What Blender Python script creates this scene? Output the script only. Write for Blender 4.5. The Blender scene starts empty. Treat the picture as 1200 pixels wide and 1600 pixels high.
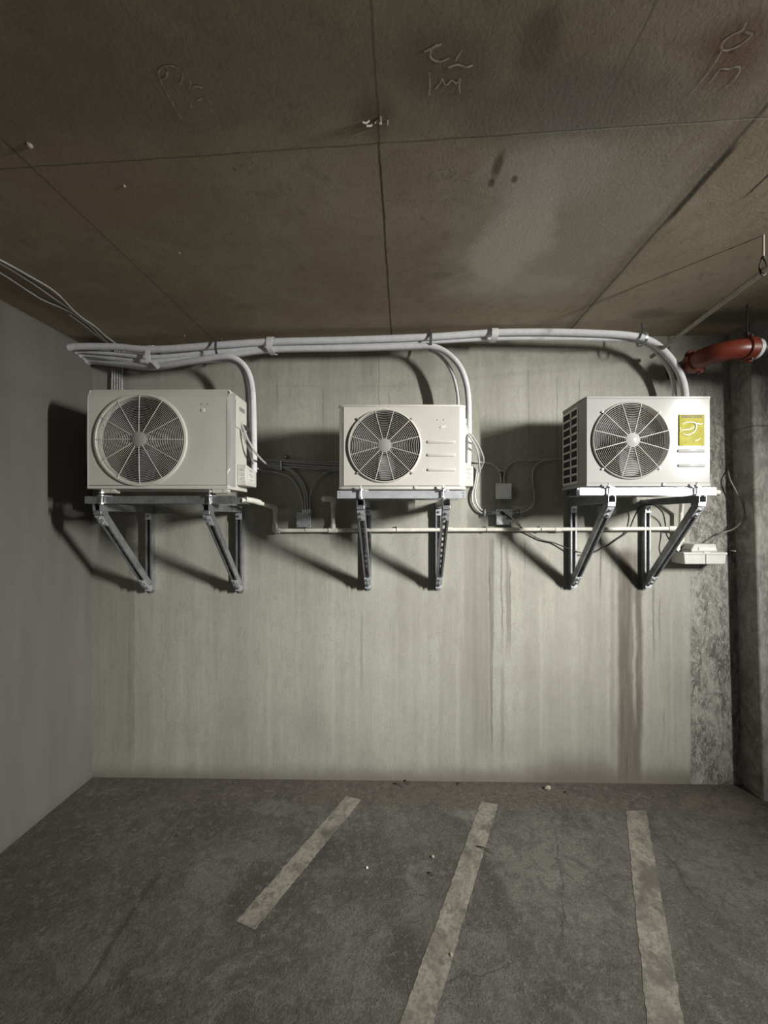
import bpy, bmesh, math, random
from mathutils import Vector, Matrix
random.seed(7)
S = bpy.context.scene
COL = S.collection
H = 1.79                      # eye height above the floor at the middle of the back wall
F = 600.0; CX = 630.0; CY = 812.0
YW = 2.63                     # distance to the back wall
XL = -2.13                    # left wall

# ------------------------------------------------------------------ camera, world, light, exposure
cam = bpy.data.cameras.new('camera'); co = bpy.data.objects.new('camera', cam); COL.objects.link(co)
co.location = (0, 0, H); co.rotation_euler = (math.pi/2, 0, 0)
cam.sensor_fit = 'VERTICAL'; cam.sensor_height = 32; cam.lens = 12
cam.shift_x = -30/1600; cam.shift_y = 12/1600
cam.clip_start = 0.02; cam.clip_end = 60
S.camera = co
S.view_settings.view_transform = 'Standard'; S.view_settings.look = 'None'
S.view_settings.gamma = 1; S.view_settings.use_curve_mapping = False
S.view_settings.exposure = 4.5
WORLD_STRENGTH = 0.0055
LAMP_WATTS = 5.5
TUBE_X, TUBE_Y0, TUBE_Y1, TUBE_Z = 3.15, -0.60, 0.65, H + 1.17
w = bpy.data.worlds.new('world'); S.world = w; w.use_nodes = True
la = bpy.data.lights.new('lamp', 'AREA'); la.shape = 'RECTANGLE'; la.size = .05; la.size_y = TUBE_Y1-TUBE_Y0; la.energy = LAMP_WATTS; la.color = (1.0, .98, .925)
lo = bpy.data.objects.new('lamp', la); COL.objects.link(lo); lo.location = (TUBE_X, (TUBE_Y0+TUBE_Y1)/2, TUBE_Z-.018)
LAMP_N = Vector((-.77, .55, -.37)).normalized(); la.spread = math.radians(78)
lo.rotation_euler = LAMP_N.to_track_quat('-Z', 'Y').to_euler()
bg = w.node_tree.nodes['Background']; bg.inputs[0].default_value = (0.92, 0.95, 1.0, 1); bg.inputs[1].default_value = WORLD_STRENGTH

# ------------------------------------------------------------------ helpers
def P(px, py, Y):
    return Vector(((px-CX)/F*Y, Y, H+(CY-py)/F*Y))
def ceil_z(X):
    return H + 1.215 + 0.0236*X
def floor_z(X):
    return -0.0 - 0.0115*(X) + 0.0015
def PC(px, py, drop=0.0):     # a point of the ceiling seen at a pixel
    Y = 2.0
    for _ in range(30):
        X = (px-CX)/F*Y
        Y = (ceil_z(X)-drop-H)*F/(CY-py)
    return Vector(((px-CX)/F*Y, Y, ceil_z((px-CX)/F*Y)-drop))
def PF(px, py, up=0.0):       # a point of the floor seen at a pixel
    Y = 2.0
    for _ in range(30):
        X = (px-CX)/F*Y
        Y = (H-floor_z(X)-up)*F/(py-CY)
    return Vector(((px-CX)/F*Y, Y, floor_z((px-CX)/F*Y)+up))

def tag(o, label=None, cat=None, group=None, kind=None):
    if label: o['label'] = label
    if cat: o['category'] = cat
    if group: o['group'] = group
    if kind: o['kind'] = kind
    return o
def empty(name, loc, label=None, cat=None, group=None):
    o = bpy.data.objects.new(name, None); COL.objects.link(o); o.location = loc
    o.empty_display_size = .05
    return tag(o, label, cat, group)

class MB:
    def __init__(s): s.v = []; s.f = []; s.sm = []
    def add(s, vs, fs, smooth=False):
        n = len(s.v); s.v += [Vector(v) for v in vs]
        for f in fs: s.f.append([i+n for i in f]); s.sm.append(smooth)
    def box(s, a, b):
        x0, y0, z0 = [min(a[i], b[i]) for i in range(3)]; x1, y1, z1 = [max(a[i], b[i]) for i in range(3)]
        s.add([(x0,y0,z0),(x1,y0,z0),(x1,y1,z0),(x0,y1,z0),(x0,y0,z1),(x1,y0,z1),(x1,y1,z1),(x0,y1,z1)],
              [(0,3,2,1),(4,5,6,7),(0,1,5,4),(1,2,6,5),(2,3,7,6),(3,0,4,7)])
        return s
    def extrude(s, poly, axis, a, b, smooth=False):   # poly in the two other axes; extruded along axis from a to b
        n = len(poly); vs = []
        for t in (a, b):
            for (u, v) in poly:
                vs.append((t,u,v) if axis == 'x' else (u,t,v) if axis == 'y' else (u,v,t))
        fs = [(i, (i+1) % n, n+(i+1) % n, n+i) for i in range(n)]
        s.add(vs, fs, smooth); s.add(vs, [tuple(range(n))[::-1], tuple(range(n, 2*n))])
        return s
    def tube(s, pts, r, seg=12, cap=True, rf=None):
        pts = [Vector(p) for p in pts]
        n = len(pts); rings = []
        t0 = (pts[1]-pts[0]).normalized()
        up = Vector((0,0,1)) if abs(t0.z) < .9 else Vector((0,1,0))
        u = t0.cross(up).normalized()
        for i in range(n):
            t = (pts[min(i+1,n-1)]-pts[max(i-1,0)]).normalized()
            u = (u - t*u.dot(t)).normalized(); v = t.cross(u)
            rr = r if rf is None else r*rf(i/(n-1))
            rings.append([pts[i]+(u*math.cos(2*math.pi*k/seg)+v*math.sin(2*math.pi*k/seg))*rr for k in range(seg)])
        vs = [q for rg in rings for q in rg]
        fs = [(i*seg+k, i*seg+(k+1)%seg, (i+1)*seg+(k+1)%seg, (i+1)*seg+k) for i in range(n-1) for k in range(seg)]
        s.add(vs, fs, True)
        if cap: s.add(rings[0], [tuple(range(seg))[::-1]]); s.add(rings[-1], [tuple(range(seg))])
        return s
    def cyl(s, a, b, r, seg=20): return s.tube([a, b], r, seg)
    def ring(s, c, R, r, seg=56, sides=5, ax='y'):
        vs = []; fs = []
        for i in range(seg):
            a = 2*math.pi*i/seg
            for k in range(sides):
                b = 2*math.pi*k/sides
                rr = R + r*math.cos(b); h = r*math.sin(b)
                q = (rr*math.cos(a), h, rr*math.sin(a)) if ax == 'y' else ((h, rr*math.cos(a), rr*math.sin(a)) if ax == 'x' else (rr*math.cos(a), rr*math.sin(a), h))
                vs.append(Vector(c)+Vector(q))
        for i in range(seg):
            for k in range(sides):
                j = (i+1) % seg; l = (k+1) % sides
                fs.append((i*sides+k, i*sides+l, j*sides+l, j*sides+k))
        s.add(vs, fs, True); return s
    def lathe(s, c, prof, ax='y', seg=48):            # prof: (radius, height) pairs, spun about an axis through c
        vs = []
        for (r, h) in prof:
            for i in range(seg):
                a = 2*math.pi*i/seg; x = r*math.cos(a); y = r*math.sin(a)
                vs.append(Vector(c)+Vector((x,h,y) if ax == 'y' else (h,x,y) if ax == 'x' else (x,y,h)))
        fs = [(j*seg+i, j*seg+(i+1)%seg, (j+1)*seg+(i+1)%seg, (j+1)*seg+i) for j in range(len(prof)-1) for i in range(seg)]
        s.add(vs, fs, True)
        return s
    def channel(s, p0, p1, opn, w=.041, t=.003, gap=.021, lip=.008):   # strut channel, open towards opn
        p0 = Vector(p0); p1 = Vector(p1); d = (p1-p0).normalized(); o = Vector(opn); o = (o-d*o.dot(d)).normalized(); u = d.cross(o)
        h = w/2; g = gap/2
        prof = [(-g,h),(-h,h),(-h,-h),(h,-h),(h,h),(g,h),(g,h-lip),(g+t,h-lip),(g+t,h-t),(h-t,h-t),(h-t,-h+t),(-h+t,-h+t),(-h+t,h-t),(-g-t,h-t),(-g-t,h-lip),(-g,h-lip)]
        n = len(prof)
        vs = [p+u*a+o*b for p in (p0, p1) for (a, b) in prof]
        fs = [(i,(i+1)%n,n+(i+1)%n,n+i) for i in range(n)]
        s.add(vs, fs)
        for base in (0, n):                            # end faces as quads round the section
            q = [(0,1,12,13),(1,2,11,12),(2,3,10,11),(3,4,9,10),(4,5,8,9),(5,6,7,8),(0,13,14,15)]
            s.add(vs[base:base+n], q)
        return s
    def slotted(s, p0, p1, opn, w=.041, t=.003, gap=.021, lip=.008, sl=.0065, pitch=.050, hole=.028, solid=.09):
        p0 = Vector(p0); p1 = Vector(p1); d = (p1-p0).normalized(); o = Vector(opn); o = (o-d*o.dot(d)).normalized(); u = d.cross(o); L = (p1-p0).length
        h = w/2; g = gap/2
        for q in (1, -1):
            prof = [(-g,h),(-h,h),(-h,-h),(-sl,-h),(-sl,-h+t),(-h+t,-h+t),(-h+t,h-t),(-g-t,h-t),(-g-t,h-lip),(-g,h-lip)]
            prof = [(a*q, b) for a, b in prof]; n = len(prof)
            vs = [p+u*a+o*b for p in (p0, p1) for (a, b) in prof]
            s.add(vs, [(i,(i+1)%n,n+(i+1)%n,n+i) for i in range(n)])
            for base in (0, n): s.add(vs[base:base+n], [(1,2,5,6),(2,3,4,5),(0,1,6,7),(0,7,8,9)])
        a = 0.0; cuts = []; x = solid
        while x+hole < L-solid: cuts.append((a, x)); a = x+hole; x += pitch
        cuts.append((a, L))
        for a, b in cuts:
            q = [p0+d*e+u*f+o*k for k in (-h, -h+t) for e, f in ((a,-sl),(b,-sl),(b,sl),(a,sl))]
            s.add(q, [(3,2,1,0),(4,5,6,7),(0,1,5,4),(1,2,6,5),(2,3,7,6),(3,0,4,7)])
        return s
    def build(s, name, m, parent=None, bevel=0, seg=2):
        me = bpy.data.meshes.new(name)
        org = Vector((0,0,0))
        me.from_pydata([tuple(v) for v in s.v], [], s.f)
        bm = bmesh.new(); bm.from_mesh(me); bmesh.ops.remove_doubles(bm, verts=bm.verts, dist=1e-6)
        bmesh.ops.recalc_face_normals(bm, faces=bm.faces); bm.to_mesh(me); bm.free()
        me.polygons.foreach_set('use_smooth', [True]*len(me.polygons))
        me.set_sharp_from_angle(angle=math.radians(38))
        me.materials.append(m); me.update()
        o = bpy.data.objects.new(name, me); COL.objects.link(o)
        if parent:
            o.parent = parent
            pw = parent.location if not parent.parent else Vector((0,0,0))
            off = Vector((0,0,0)); q = parent
            while q: off += q.location; q = q.parent
            for v in me.vertices: v.co -= off
        if bevel:
            b = o.modifiers.new('bevel', 'BEVEL'); b.width = bevel; b.segments = seg; b.limit_method = 'ANGLE'; b.angle_limit = math.radians(40)
            b.harden_normals = False
        return o

def smooth_path(pts, n=8):
    pts = [Vector(p) for p in pts]
    if len(pts) < 3: return pts
    e = [pts[0]*2-pts[1]] + pts + [pts[-1]*2-pts[-2]]
    out = []
    for i in range(1, len(e)-2):
        p0, p1, p2, p3 = e[i-1:i+3]
        for k in range(n):
            t = k/n
            out.append(.5*((2*p1)+(-p0+p2)*t+(2*p0-5*p1+4*p2-p3)*t*t+(-p0+3*p1-3*p2+p3)*t**3))
    out.append(pts[-1]); return out

# ------------------------------------------------------------------ materials
class NT:
    def __init__(s, name):
        s.m = bpy.data.materials.new(name); s.m.use_nodes = True; s.t = s.m.node_tree
        s.b = s.t.nodes['Principled BSDF']; s._c = None
    def n(s, typ, **kw):
        q = s.t.nodes.new(typ)
        for k, v in kw.items(): setattr(q, k, v)
        return q
    def l(s, a, b): s.t.links.new(a, b)
    def coord(s):
        if not s._c: s._c = s.n('ShaderNodeTexCoord')
        return s._c.outputs['Object']
    def val(s, x, sock):
        if isinstance(x, (int, float)): sock.default_value = x
        elif isinstance(x, (tuple, list)): sock.default_value = x
        else: s.l(x, sock)
    def math(s, op, a, b=0.0, c=0.0, clamp=False):
        q = s.n('ShaderNodeMath', operation=op, use_clamp=clamp)
        s.val(a, q.inputs[0]); s.val(b, q.inputs[1]); s.val(c, q.inputs[2]); return q.outputs[0]
    def rng(s, x, a, b, c=0.0, d=1.0, smooth=True):
        q = s.n('ShaderNodeMapRange'); q.interpolation_type = 'SMOOTHSTEP' if smooth else 'LINEAR'
        s.val(x, q.inputs[0]); q.inputs[1].default_value = a; q.inputs[2].default_value = b; q.inputs[3].default_value = c; q.inputs[4].default_value = d
        return q.outputs[0]
    def xyz(s):
        q = s.n('ShaderNodeSeparateXYZ'); s.l(s.coord(), q.inputs[0]); return q.outputs
    def noise(s, scale, detail=5, rough=.55, stretch=(1,1,1), off=(0,0,0), dist=0.0):
        mp = s.n('ShaderNodeMapping'); s.l(s.coord(), mp.inputs[0]); mp.inputs['Scale'].default_value = stretch; mp.inputs['Location'].default_value = off
        q = s.n('ShaderNodeTexNoise'); s.l(mp.outputs[0], q.inputs['Vector'])
        q.inputs['Scale'].default_value = scale; q.inputs['Detail'].default_value = detail; q.inputs['Roughness'].default_value = rough; q.inputs['Distortion'].default_value = dist
        return q.outputs[0]
    def mix(s, fac, a, b):
        q = s.n('ShaderNodeMix', data_type='RGBA'); s.val(fac, q.inputs['Factor'])
        for x, k in ((a, 6), (b, 7)):
            if isinstance(x, tuple): q.inputs[k].default_value = (*x[:3], 1)
            else: s.l(x, q.inputs[k])
        return q.outputs[2]
    def bump(s, h, strength=.3, dist=.01):
        q = s.n('ShaderNodeBump'); q.inputs['Strength'].default_value = strength; q.inputs['Distance'].default_value = dist
        s.l(h, q.inputs['Height']); s.l(q.outputs[0], s.b.inputs['Normal'])
    def done(s, col, rough=.8, metal=0.0, spec=None):
        s.val((*col[:3], 1) if isinstance(col, tuple) else col, s.b.inputs['Base Color'])
        s.val(rough, s.b.inputs['Roughness']); s.b.inputs['Metallic'].default_value = metal
        if spec is not None: s.b.inputs['Specular IOR Level'].default_value = spec
        return s.m

def plain(name, c, rough=.6, metal=0.0, var=.12, scale=14, bump=0.0, spec=None, bscale=60):
    t = NT(name); n = t.noise(scale, 4)
    a = tuple(x*(1-var) for x in c); b = tuple(min(1, x*(1+var)) for x in c)
    col = t.mix(t.rng(n, .3, .7), a, b)
    if bump: t.bump(t.noise(bscale, 3), bump, .002)
    return t.done(col, rough, metal, spec)

M = {}
M['beige'] = plain('painted_steel_beige', (.60,.585,.535), .42, 0, .04, 5, .04)
M['beige_gloss'] = plain('painted_steel_glossy', (.325,.325,.315), .13, 0, .03, 4, .02, bscale=9, spec=.10)
M['grille'] = plain('grille_wire', (.56,.54,.50), .5, 0, .04)
M['inside'] = plain('fan_housing_dark', (.016,.013,.018), .8)
M['blade'] = plain('fan_blade_plastic', (.045,.040,.050), .55)
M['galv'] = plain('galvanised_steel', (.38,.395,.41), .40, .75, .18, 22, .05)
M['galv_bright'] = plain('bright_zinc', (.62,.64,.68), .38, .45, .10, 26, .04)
M['galv_dark'] = plain('dark_zinc', (.30,.31,.32), .5, .6, .25, 18, .05)  # darker zinc tone for rear rails, right hand struts and small fittings
M['zinc_cover_sheen'] = plain('zinc_cover_sheen', (.86,.88,.90), .45, .1, .05, 26)  # raised tone stands in for the metal reflecting light
M['bolt'] = plain('bolt_steel', (.70,.71,.72), .3, .9)
M['foam'] = plain('white_pipe_foam', (.66,.665,.69), .8, 0, .06, 30, .35, bscale=45)
M['tape'] = plain('white_tape', (.72,.72,.72), .5, 0, .03)
M['pvc'] = plain('aged_pvc', (.72,.70,.63), .5, 0, .16, 9)
M['black'] = plain('black_rubber', (.014,.014,.015), .5)
M['clampgrey'] = plain('clamp_grey', (.13,.135,.15), .5, .5)
M['cable'] = None
t = NT('armoured_cable'); wv = t.noise(160, 2, .5, (1,1,1)); t.bump(wv, .5, .002); M['cable'] = t.done(t.mix(t.rng(wv,.35,.65),(.30,.30,.30),(.56,.56,.55)), .5, .1)
M['cable_light'] = plain('grey_cable', (.46,.46,.45), .5, .05)
M['red'] = plain('red_painted_iron', (.17,.032,.018), .38, 0, .22, 12, .12)
M['redd'] = plain('dark_red_painted_iron', (.05,.014,.010), .45, 0, .25, 12, .12)
M['blackpipe'] = plain('black_iron_pipe', (.035,.036,.038), .42, .2)
M['iron'] = plain('dark_iron', (.05,.042,.036), .55, .4)
M['conduit'] = plain('conduit_steel', (.33,.31,.27), .45, .45)
M['pump'] = plain('pump_plastic', (.56,.555,.53), .5, 0, .05)
M['white'] = plain('white_label', (.72,.71,.68), .5, 0, .02)
M['ink'] = plain('label_ink', (.05,.05,.05), .6, 0, 0)
M['inkgrey'] = plain('faded_ink', (.25,.25,.24), .6, 0, 0)
M['olive'] = plain('olive_ink', (.14,.13,.015), .5, 0, 0)
M['plastic'] = plain('film_glint_white', (.85,.86,.85), .3, 0, 0)  # opaque white for the glints on clear film
M['chalk'] = plain('chalk', (.54,.50,.44), .95, 0, .3, 60)
M['chalk_faint'] = plain('faint_chalk', (.44,.40,.34), .95, 0, .3, 60)
M['tie'] = plain('tie_wire', (.42,.38,.34), .7)
M['leaf'] = plain('dry_leaf', (.34,.30,.24), .8)
M['twig'] = plain('dark_twig', (.045,.035,.028), .9)
M['stone'] = plain('white_pebble', (.6,.6,.56), .8)
M['tubeclr'] = plain('vinyl_hose', (.22,.22,.21), .3)
# yellow label
t = NT('yellow_label'); M['yellow'] = t.done(t.mix(t.rng(t.noise(30,3),.4,.6),(.27,.25,.03),(.33,.305,.045)), .6, 0, .1)

# smooth painted-over concrete of the back wall, with water stains and a rough bare strip on the right
t = NT('concrete_back_wall'); x, y, z = t.xyz()
streak = t.noise(1.0, 6, .6, (9,1,.35)); fine = t.noise(1.0, 5, .65, (40,1,1.6)); blotch = t.noise(1.3, 6, .6, (1,1,1)); grain = t.noise(95, 3, .6)
base = t.mix(t.rng(streak,.3,.7), (.33,.325,.285), (.41,.405,.355))
base = t.mix(t.math('MULTIPLY', t.rng(blotch,.42,.68), .38), base, (.235,.228,.200))
mot = t.noise(1.0, 6, .75, (26,1,11), (3,0,9), dist=.6)
base = t.mix(t.math('MULTIPLY', t.rng(mot,.46,.62), .30), base, (.25,.245,.215))
base = t.mix(t.math('MULTIPLY', t.rng(fine,.52,.72), .35), base, (.44,.43,.385))
base = t.mix(t.math('MULTIPLY', t.rng(grain,.45,.75), .30), base, (.20,.195,.172))
wob = t.math('SUBTRACT', t.noise(1.0, 4, .6, (3,1,2.2)), .5)
wob2 = t.math('SUBTRACT', t.noise(1.0, 5, .7, (8,1,9), (4,0,2)), .5)
wob3 = t.math('SUBTRACT', t.noise(1.0, 5, .75, (30,1,22), (1,0,6)), .5)
def px2x(px): return (px-CX)/F*YW
def py2z(py): return H+(CY-py)/F*YW
def stain(base, px, wpx, py0, py1, col, strength, wobble=.05, soft=.5, fade=60, taper=False):
    xx = t.math('ADD', t.math('ADD', t.math('ADD', x, t.math('MULTIPLY', wob, wobble*.4)), t.math('MULTIPLY', wob2, .022)), t.math('MULTIPLY', wob3, .012))
    d = t.math('ABSOLUTE', t.math('SUBTRACT', xx, px2x(px)))
    hw = wpx/228/2
    if taper:
        zz = t.rng(z, py2z(py1), py2z(py0), .25, 1.0, False); d = t.math('DIVIDE', d, zz)
    m = t.rng(d, hw*(1-soft), hw*(1+soft), 1, 0)
    m = t.math('MULTIPLY', m, t.rng(z, py2z(py0), py2z(py0+fade), 0, 1))
    m = t.math('MULTIPLY', m, t.rng(z, py2z(py1), py2z(py1-fade), 0, 1))
    # top fade: none above py0
    return t.mix(t.math('MULTIPLY', m, strength), base, col)
strk = t.rng(t.noise(1.0, 6, .75, (45,1,2.5), (8,0,1)), .36, .60, .68, 1.0)
def vstain(base, px, wpx, py0, py1, col, strength, wobble=.05, soft=.5, f0=20, f1=80, taper=False):
    xx = t.math('ADD', t.math('ADD', t.math('ADD', x, t.math('MULTIPLY', wob, wobble*.4)), t.math('MULTIPLY', wob2, .022)), t.math('MULTIPLY', wob3, .012))
    d = t.math('ABSOLUTE', t.math('SUBTRACT', xx, px2x(px)))
    hw = wpx/228/2
    if taper:
        zz = t.rng(z, py2z(py1), py2z(py0), .2, 1.0, False); d = t.math('DIVIDE', d, zz)
    m = t.rng(d, hw*(1-soft), hw*(1+soft), 1, 0)
    m = t.math('MULTIPLY', m, t.rng(z, py2z(py0), py2z(py0+f0), 0, 1))
    m = t.math('MULTIPLY', t.math('MULTIPLY', m, strk), t.rng(z, py2z(py1), py2z(py1-f1), 0, 1))
    return t.mix(t.math('MULTIPLY', m, strength), base, col)
BR = (.150,.135,.114); DK = (.115,.108,.095); LT = (.43,.425,.375)
base = vstain(base, 984, 38, 850, 1270, BR, 1.0, .03, .22)
base = vstain(base, 977, 15, 850, 1260, (.125,.102,.083), .6, .05, .5)
base = vstain(base, 1000, 9, 900, 1180, (.12,.105,.09), .55, .10, .5)
base = vstain(base, 992, 5, 930, 1150, LT, .55, .12, .6)
base = vstain(base, 957, 7, 860, 1215, (.18,.165,.145), .5, .08, .7)
base = vstain(base, 938, 2.6, 840, 960, DK, .7, .05, .5)
base = vstain(base, 1022, 3, 905, 1060, DK, .55, .12, .5)
base = vstain(base, 1032, 2.5, 925, 1050, DK, .5, .10, .5)
base = vstain(base, 1037, 2.5, 1100, 1180, DK, .45, .06, .5)
base = vstain(base, 768, 9, 828, 1200, (.105,.10,.088), .62, .035, .35, taper=True)
base = vstain(base, 765, 2.2, 880, 990, (.07,.065,.058), .8, .05, .5)
base = vstain(base, 784, 3, 830, 1040, DK, .6, .06, .5)
base = vstain(base, 793, 5, 840, 1045, DK, .55, .07, .45)
base = vstain(base, 797, 2.2, 880, 1045, DK, .7, .05, .5)
base = vstain(base, 820, 2.2, 835, 925, DK, .6, .05, .5)
base = vstain(base, 752, 26, 828, 1215, (.225,.215,.188), .7, .05, .4)
base = vstain(base, 735, 20, 828, 1100, (.225,.215,.188), .5, .05, .5)
base = vstain(base, 785, 5, 1030, 1225, (.22,.21,.185), .6, .04, .5)
base = vstain(base, 205, 10, 600, 1230, (.17,.16,.142), .6, .012, .5)
base = vstain(base, 172, 60, 560, 1240, (.215,.205,.185), .55, .012, .2)
base = vstain(base, 455, 7, 820, 1000, LT, .3, .05, .8)
base = vstain(base, 585, 60, 850, 1215, LT, .28, .10, .8)
base = vstain(base, 650, 30, 900, 1230, LT, .22, .10, .8)
base = vstain(base, 880, 50, 900, 1225, LT, .20, .12, .9)
base = vstain(base, 565, 3, 950, 1110, (.21,.2,.18), .5, .04, .6)
base = vstain(base, 433, 2.0, 590, 665, (.10,.098,.09), .8, .03, .5)
base = vstain(base, 575, 26, 540, 650, (.20,.197,.18), .6, .05, .7)
base = vstain(base, 660, 30, 540, 625, (.17,.165,.15), .5, .04, .7)
for q in (592, 608, 700, 826, 870, 905, 320, 380, 505): base = vstain(base, q, 2.4, 545+(q*7)%60, 640+(q*13)%260, (.19,.185,.168), .55, .03, .6)
for q in (420, 520, 620, 665, 715, 845, 1050): base = vstain(base, q, 5, 900+(q*3)%120, 1230, LT, .35, .05, .7)
# horizontal pour line near the top, darker band above, damp foot of the wall
for (yy, hw, st, cc) in ((603, 1.3, .22, (.2,.195,.175)), (548, 9, .35, (.2,.2,.19))):
    d = t.math('ABSOLUTE', t.math('SUBTRACT', t.math('ADD', z, t.math('MULTIPLY', wob2, .02)), py2z(yy)))
    base = t.mix(t.math('MULTIPLY', t.rng(d, hw/228*.4, hw/228*1.4, st, 0), t.rng(streak,.42,.6)), base, cc)
foot = t.math('MULTIPLY', t.rng(t.math('ADD', z, t.math('MULTIPLY', wob2, .10)), .0, .15, 1, 0), .75)
base = t.mix(foot, base, (.15,.135,.115))
# a dark smudge at the foot, between the two right hand stains
sx = t.math('ABSOLUTE', t.math('SUBTRACT', t.math('ADD', x, t.math('MULTIPLY', wob, .3)), px2x(895))); sm = t.math('MULTIPLY', t.rng(sx, .12, .38, 1, 0), t.rng(z, .08, .26, 1, 0))
base = t.mix(t.math('MULTIPLY', sm, .5), base, (.13,.115,.098))
# bare rough concrete on the right
rn = t.noise(7, 8, .72, (1.5,1,.8), dist=.8); rn2 = t.noise(34, 5, .7, (1.6,1,.7), dist=1.2)
rough = t.mix(t.rng(rn,.38,.64), (.12,.115,.103), (.33,.32,.29)); rough = t.mix(t.math('MULTIPLY', t.rng(rn2,.46,.62), .62), rough, (.50,.49,.45))
edge = t.math('ADD', x, t.math('MULTIPLY', wob2, .04))
em = t.math('MULTIPLY', t.rng(edge, px2x(1077), px2x(1082), 0, 1), t.rng(z, py2z(560), py2z(700), .35, 1, True))
base = t.mix(em, base, rough)
hh = t.math('ADD', t.math('MULTIPLY', grain, .5), t.math('MULTIPLY', t.math('MULTIPLY', rn2, em), 3.0)); hh = t.math('ADD', hh, t.math('MULTIPLY', fine, .5))
t.bump(hh, .35, .004); M['wall'] = t.done(base, .82, 0, .3)

t = NT('concrete_side_wall'); x, y, z = t.xyz()
n1 = t.noise(1.0, 5, .6, (1,5,.6)); n2 = t.noise(2.0, 5, .6); gr = t.noise(100, 3)
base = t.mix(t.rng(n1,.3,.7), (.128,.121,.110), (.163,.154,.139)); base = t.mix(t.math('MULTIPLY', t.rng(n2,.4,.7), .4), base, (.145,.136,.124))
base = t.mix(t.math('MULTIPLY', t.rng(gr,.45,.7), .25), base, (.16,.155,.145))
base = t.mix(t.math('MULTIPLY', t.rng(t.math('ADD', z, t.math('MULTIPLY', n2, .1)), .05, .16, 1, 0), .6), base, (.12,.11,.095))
t.bump(gr, .25, .003); M['wall_left'] = t.done(base, .85, 0, .3)

t = NT('concrete_column'); x, y, z = t.xyz()
rn = t.noise(6, 8, .7, (1.5,1,.8), dist=.8); rn2 = t.noise(30, 5, .7, (1.6,1,.7))
base = t.mix(t.rng(rn,.35,.66), (.19,.185,.168), (.36,.35,.325)); base = t.mix(t.math('MULTIPLY', t.rng(rn2,.46,.66), .45), base, (.50,.49,.455))
d = t.math('ABSOLUTE', t.math('SUBTRACT', z, H+(CY-665)/F*2.47)); base = t.mix(t.rng(d,.001,.006,.7,0), base, (.08,.075,.07))
t.bump(rn2, .35, .005); M['column'] = t.done(base, .85, 0, .3)

# board-formed ceiling
t = NT('concrete_ceiling'); x, y, z = t.xyz()
n1 = t.noise(1.1, 6, .6); n2 = t.noise(5, 6, .65, dist=.5); gr = t.noise(90, 3)
base = t.mix(t.rng(n1,.35,.65), (0.329,0.268,0.194), (0.420,0.359,0.268))
base = t.mix(t.math('MULTIPLY', t.rng(n2,.5,.72), .35), base, (0.461,0.412,0.329))
base = t.mix(t.math('MULTIPLY', t.rng(t.noise(1.6, 5, .6, off=(5,3,0)),.55,.72), .6), base, (0.305,0.231,0.173))
base = t.mix(t.math('MULTIPLY', t.rng(gr,.5,.75), .25), base, (0.264,0.222,0.173))
def cb(px, py): q = PC(px, py); return q.x, q.y
base = t.mix(t.math('MULTIPLY', t.rng(t.noise(14, 6, .75, off=(2,2,0), dist=.6),.50,.64), .30), base, (.20,.163,.122))
wv = t.math('SUBTRACT', t.noise(2.4, 6, .65, off=(2,9,0)), .5); wv2 = t.math('SUBTRACT', t.noise(9, 5, .65, off=(1,4,0)), .5)
grn = t.math('SUBTRACT', t.noise(7.5, 7, .72, off=(4,2,0), dist=.8), .5)
def blob(base, px, py, rx, ry, col, st, wobble=.5, soft=.3):
    cx, cy = cb(px, py)
    dx = t.math('DIVIDE', t.math('SUBTRACT', t.math('ADD', x, t.math('MULTIPLY', wv, wobble)), cx), rx)
    dy = t.math('DIVIDE', t.math('SUBTRACT', t.math('ADD', y, t.math('MULTIPLY', wv2, wobble*.4)), cy), ry)
    d = t.math('SQRT', t.math('ADD', t.math('MULTIPLY', dx, dx), t.math('MULTIPLY', dy, dy)))
    return t.mix(t.math('MULTIPLY', t.rng(t.math('ADD', d, t.math('MULTIPLY', grn, .9)), 1-soft, 1+soft, 1, 0), st), base, col)
base = blob(base, 860, 360, .42, .52, (0.489,0.466,0.405), .55, .5, .35)
base = blob(base, 800, 380, .14, .34, (0.682,0.654,0.569), .60, .3, .35)
base = blob(base, 860, 270, .22, .16, (0.569,0.545,0.489), .50, .3, .4)
base = blob(base, 905, 165, .40, .11, (0.216,0.204,0.187), .70, .4, .5)
base = blob(base, 840, 70, .05, .07, (0.170,0.142,0.118), .7, .15, .5)
base = blob(base, 778, 258, .016, .05, (.10,.078,.062), .75, .06, .5)
base = blob(base, 768, 285, .012, .02, (.10,.078,.062), .75, .04, .5)
base = blob(base, 803, 280, .012, .015, (.10,.078,.062), .75, .04, .5)
base = blob(base, 800, 445, .35, .08, (0.545,0.518,0.443), .45, .4, .5)
base = blob(base, 1150, 495, .30, .10, (0.113,0.107,0.095), .75, .3, .5)
base = blob(base, 1020, 490, .10, .05, (0.160,0.142,0.118), .6, .2, .6)
base = blob(base, 1150, 65, .10, .05, (0.227,0.137,0.109), .7, .1, .6)
base = blob(base, 1140, 110, .07, .04, (0.227,0.137,0.109), .6, .1, .6)
base = blob(base, 690, 100, .12, .07, (0.193,0.163,0.132), .6, .15, .6)
base = blob(base, 590, 180, .05, .06, (0.170,0.137,0.109), .7, .1, .7)
base = blob(base, 690, 430, .05, .03, (0.227,0.227,0.160), .5, .1, .6)
base = blob(base, 95, 275, .35, .25, (0.353,0.262,0.199), .5, .4, .6)
base = blob(base, 380, 480, .06, .03, (0.227,0.199,0.155), .6, .1, .6)
base = blob(base, 260, 130, 1.0, .16, (0.239,0.189,0.150), .5, .5, .6)
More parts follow.
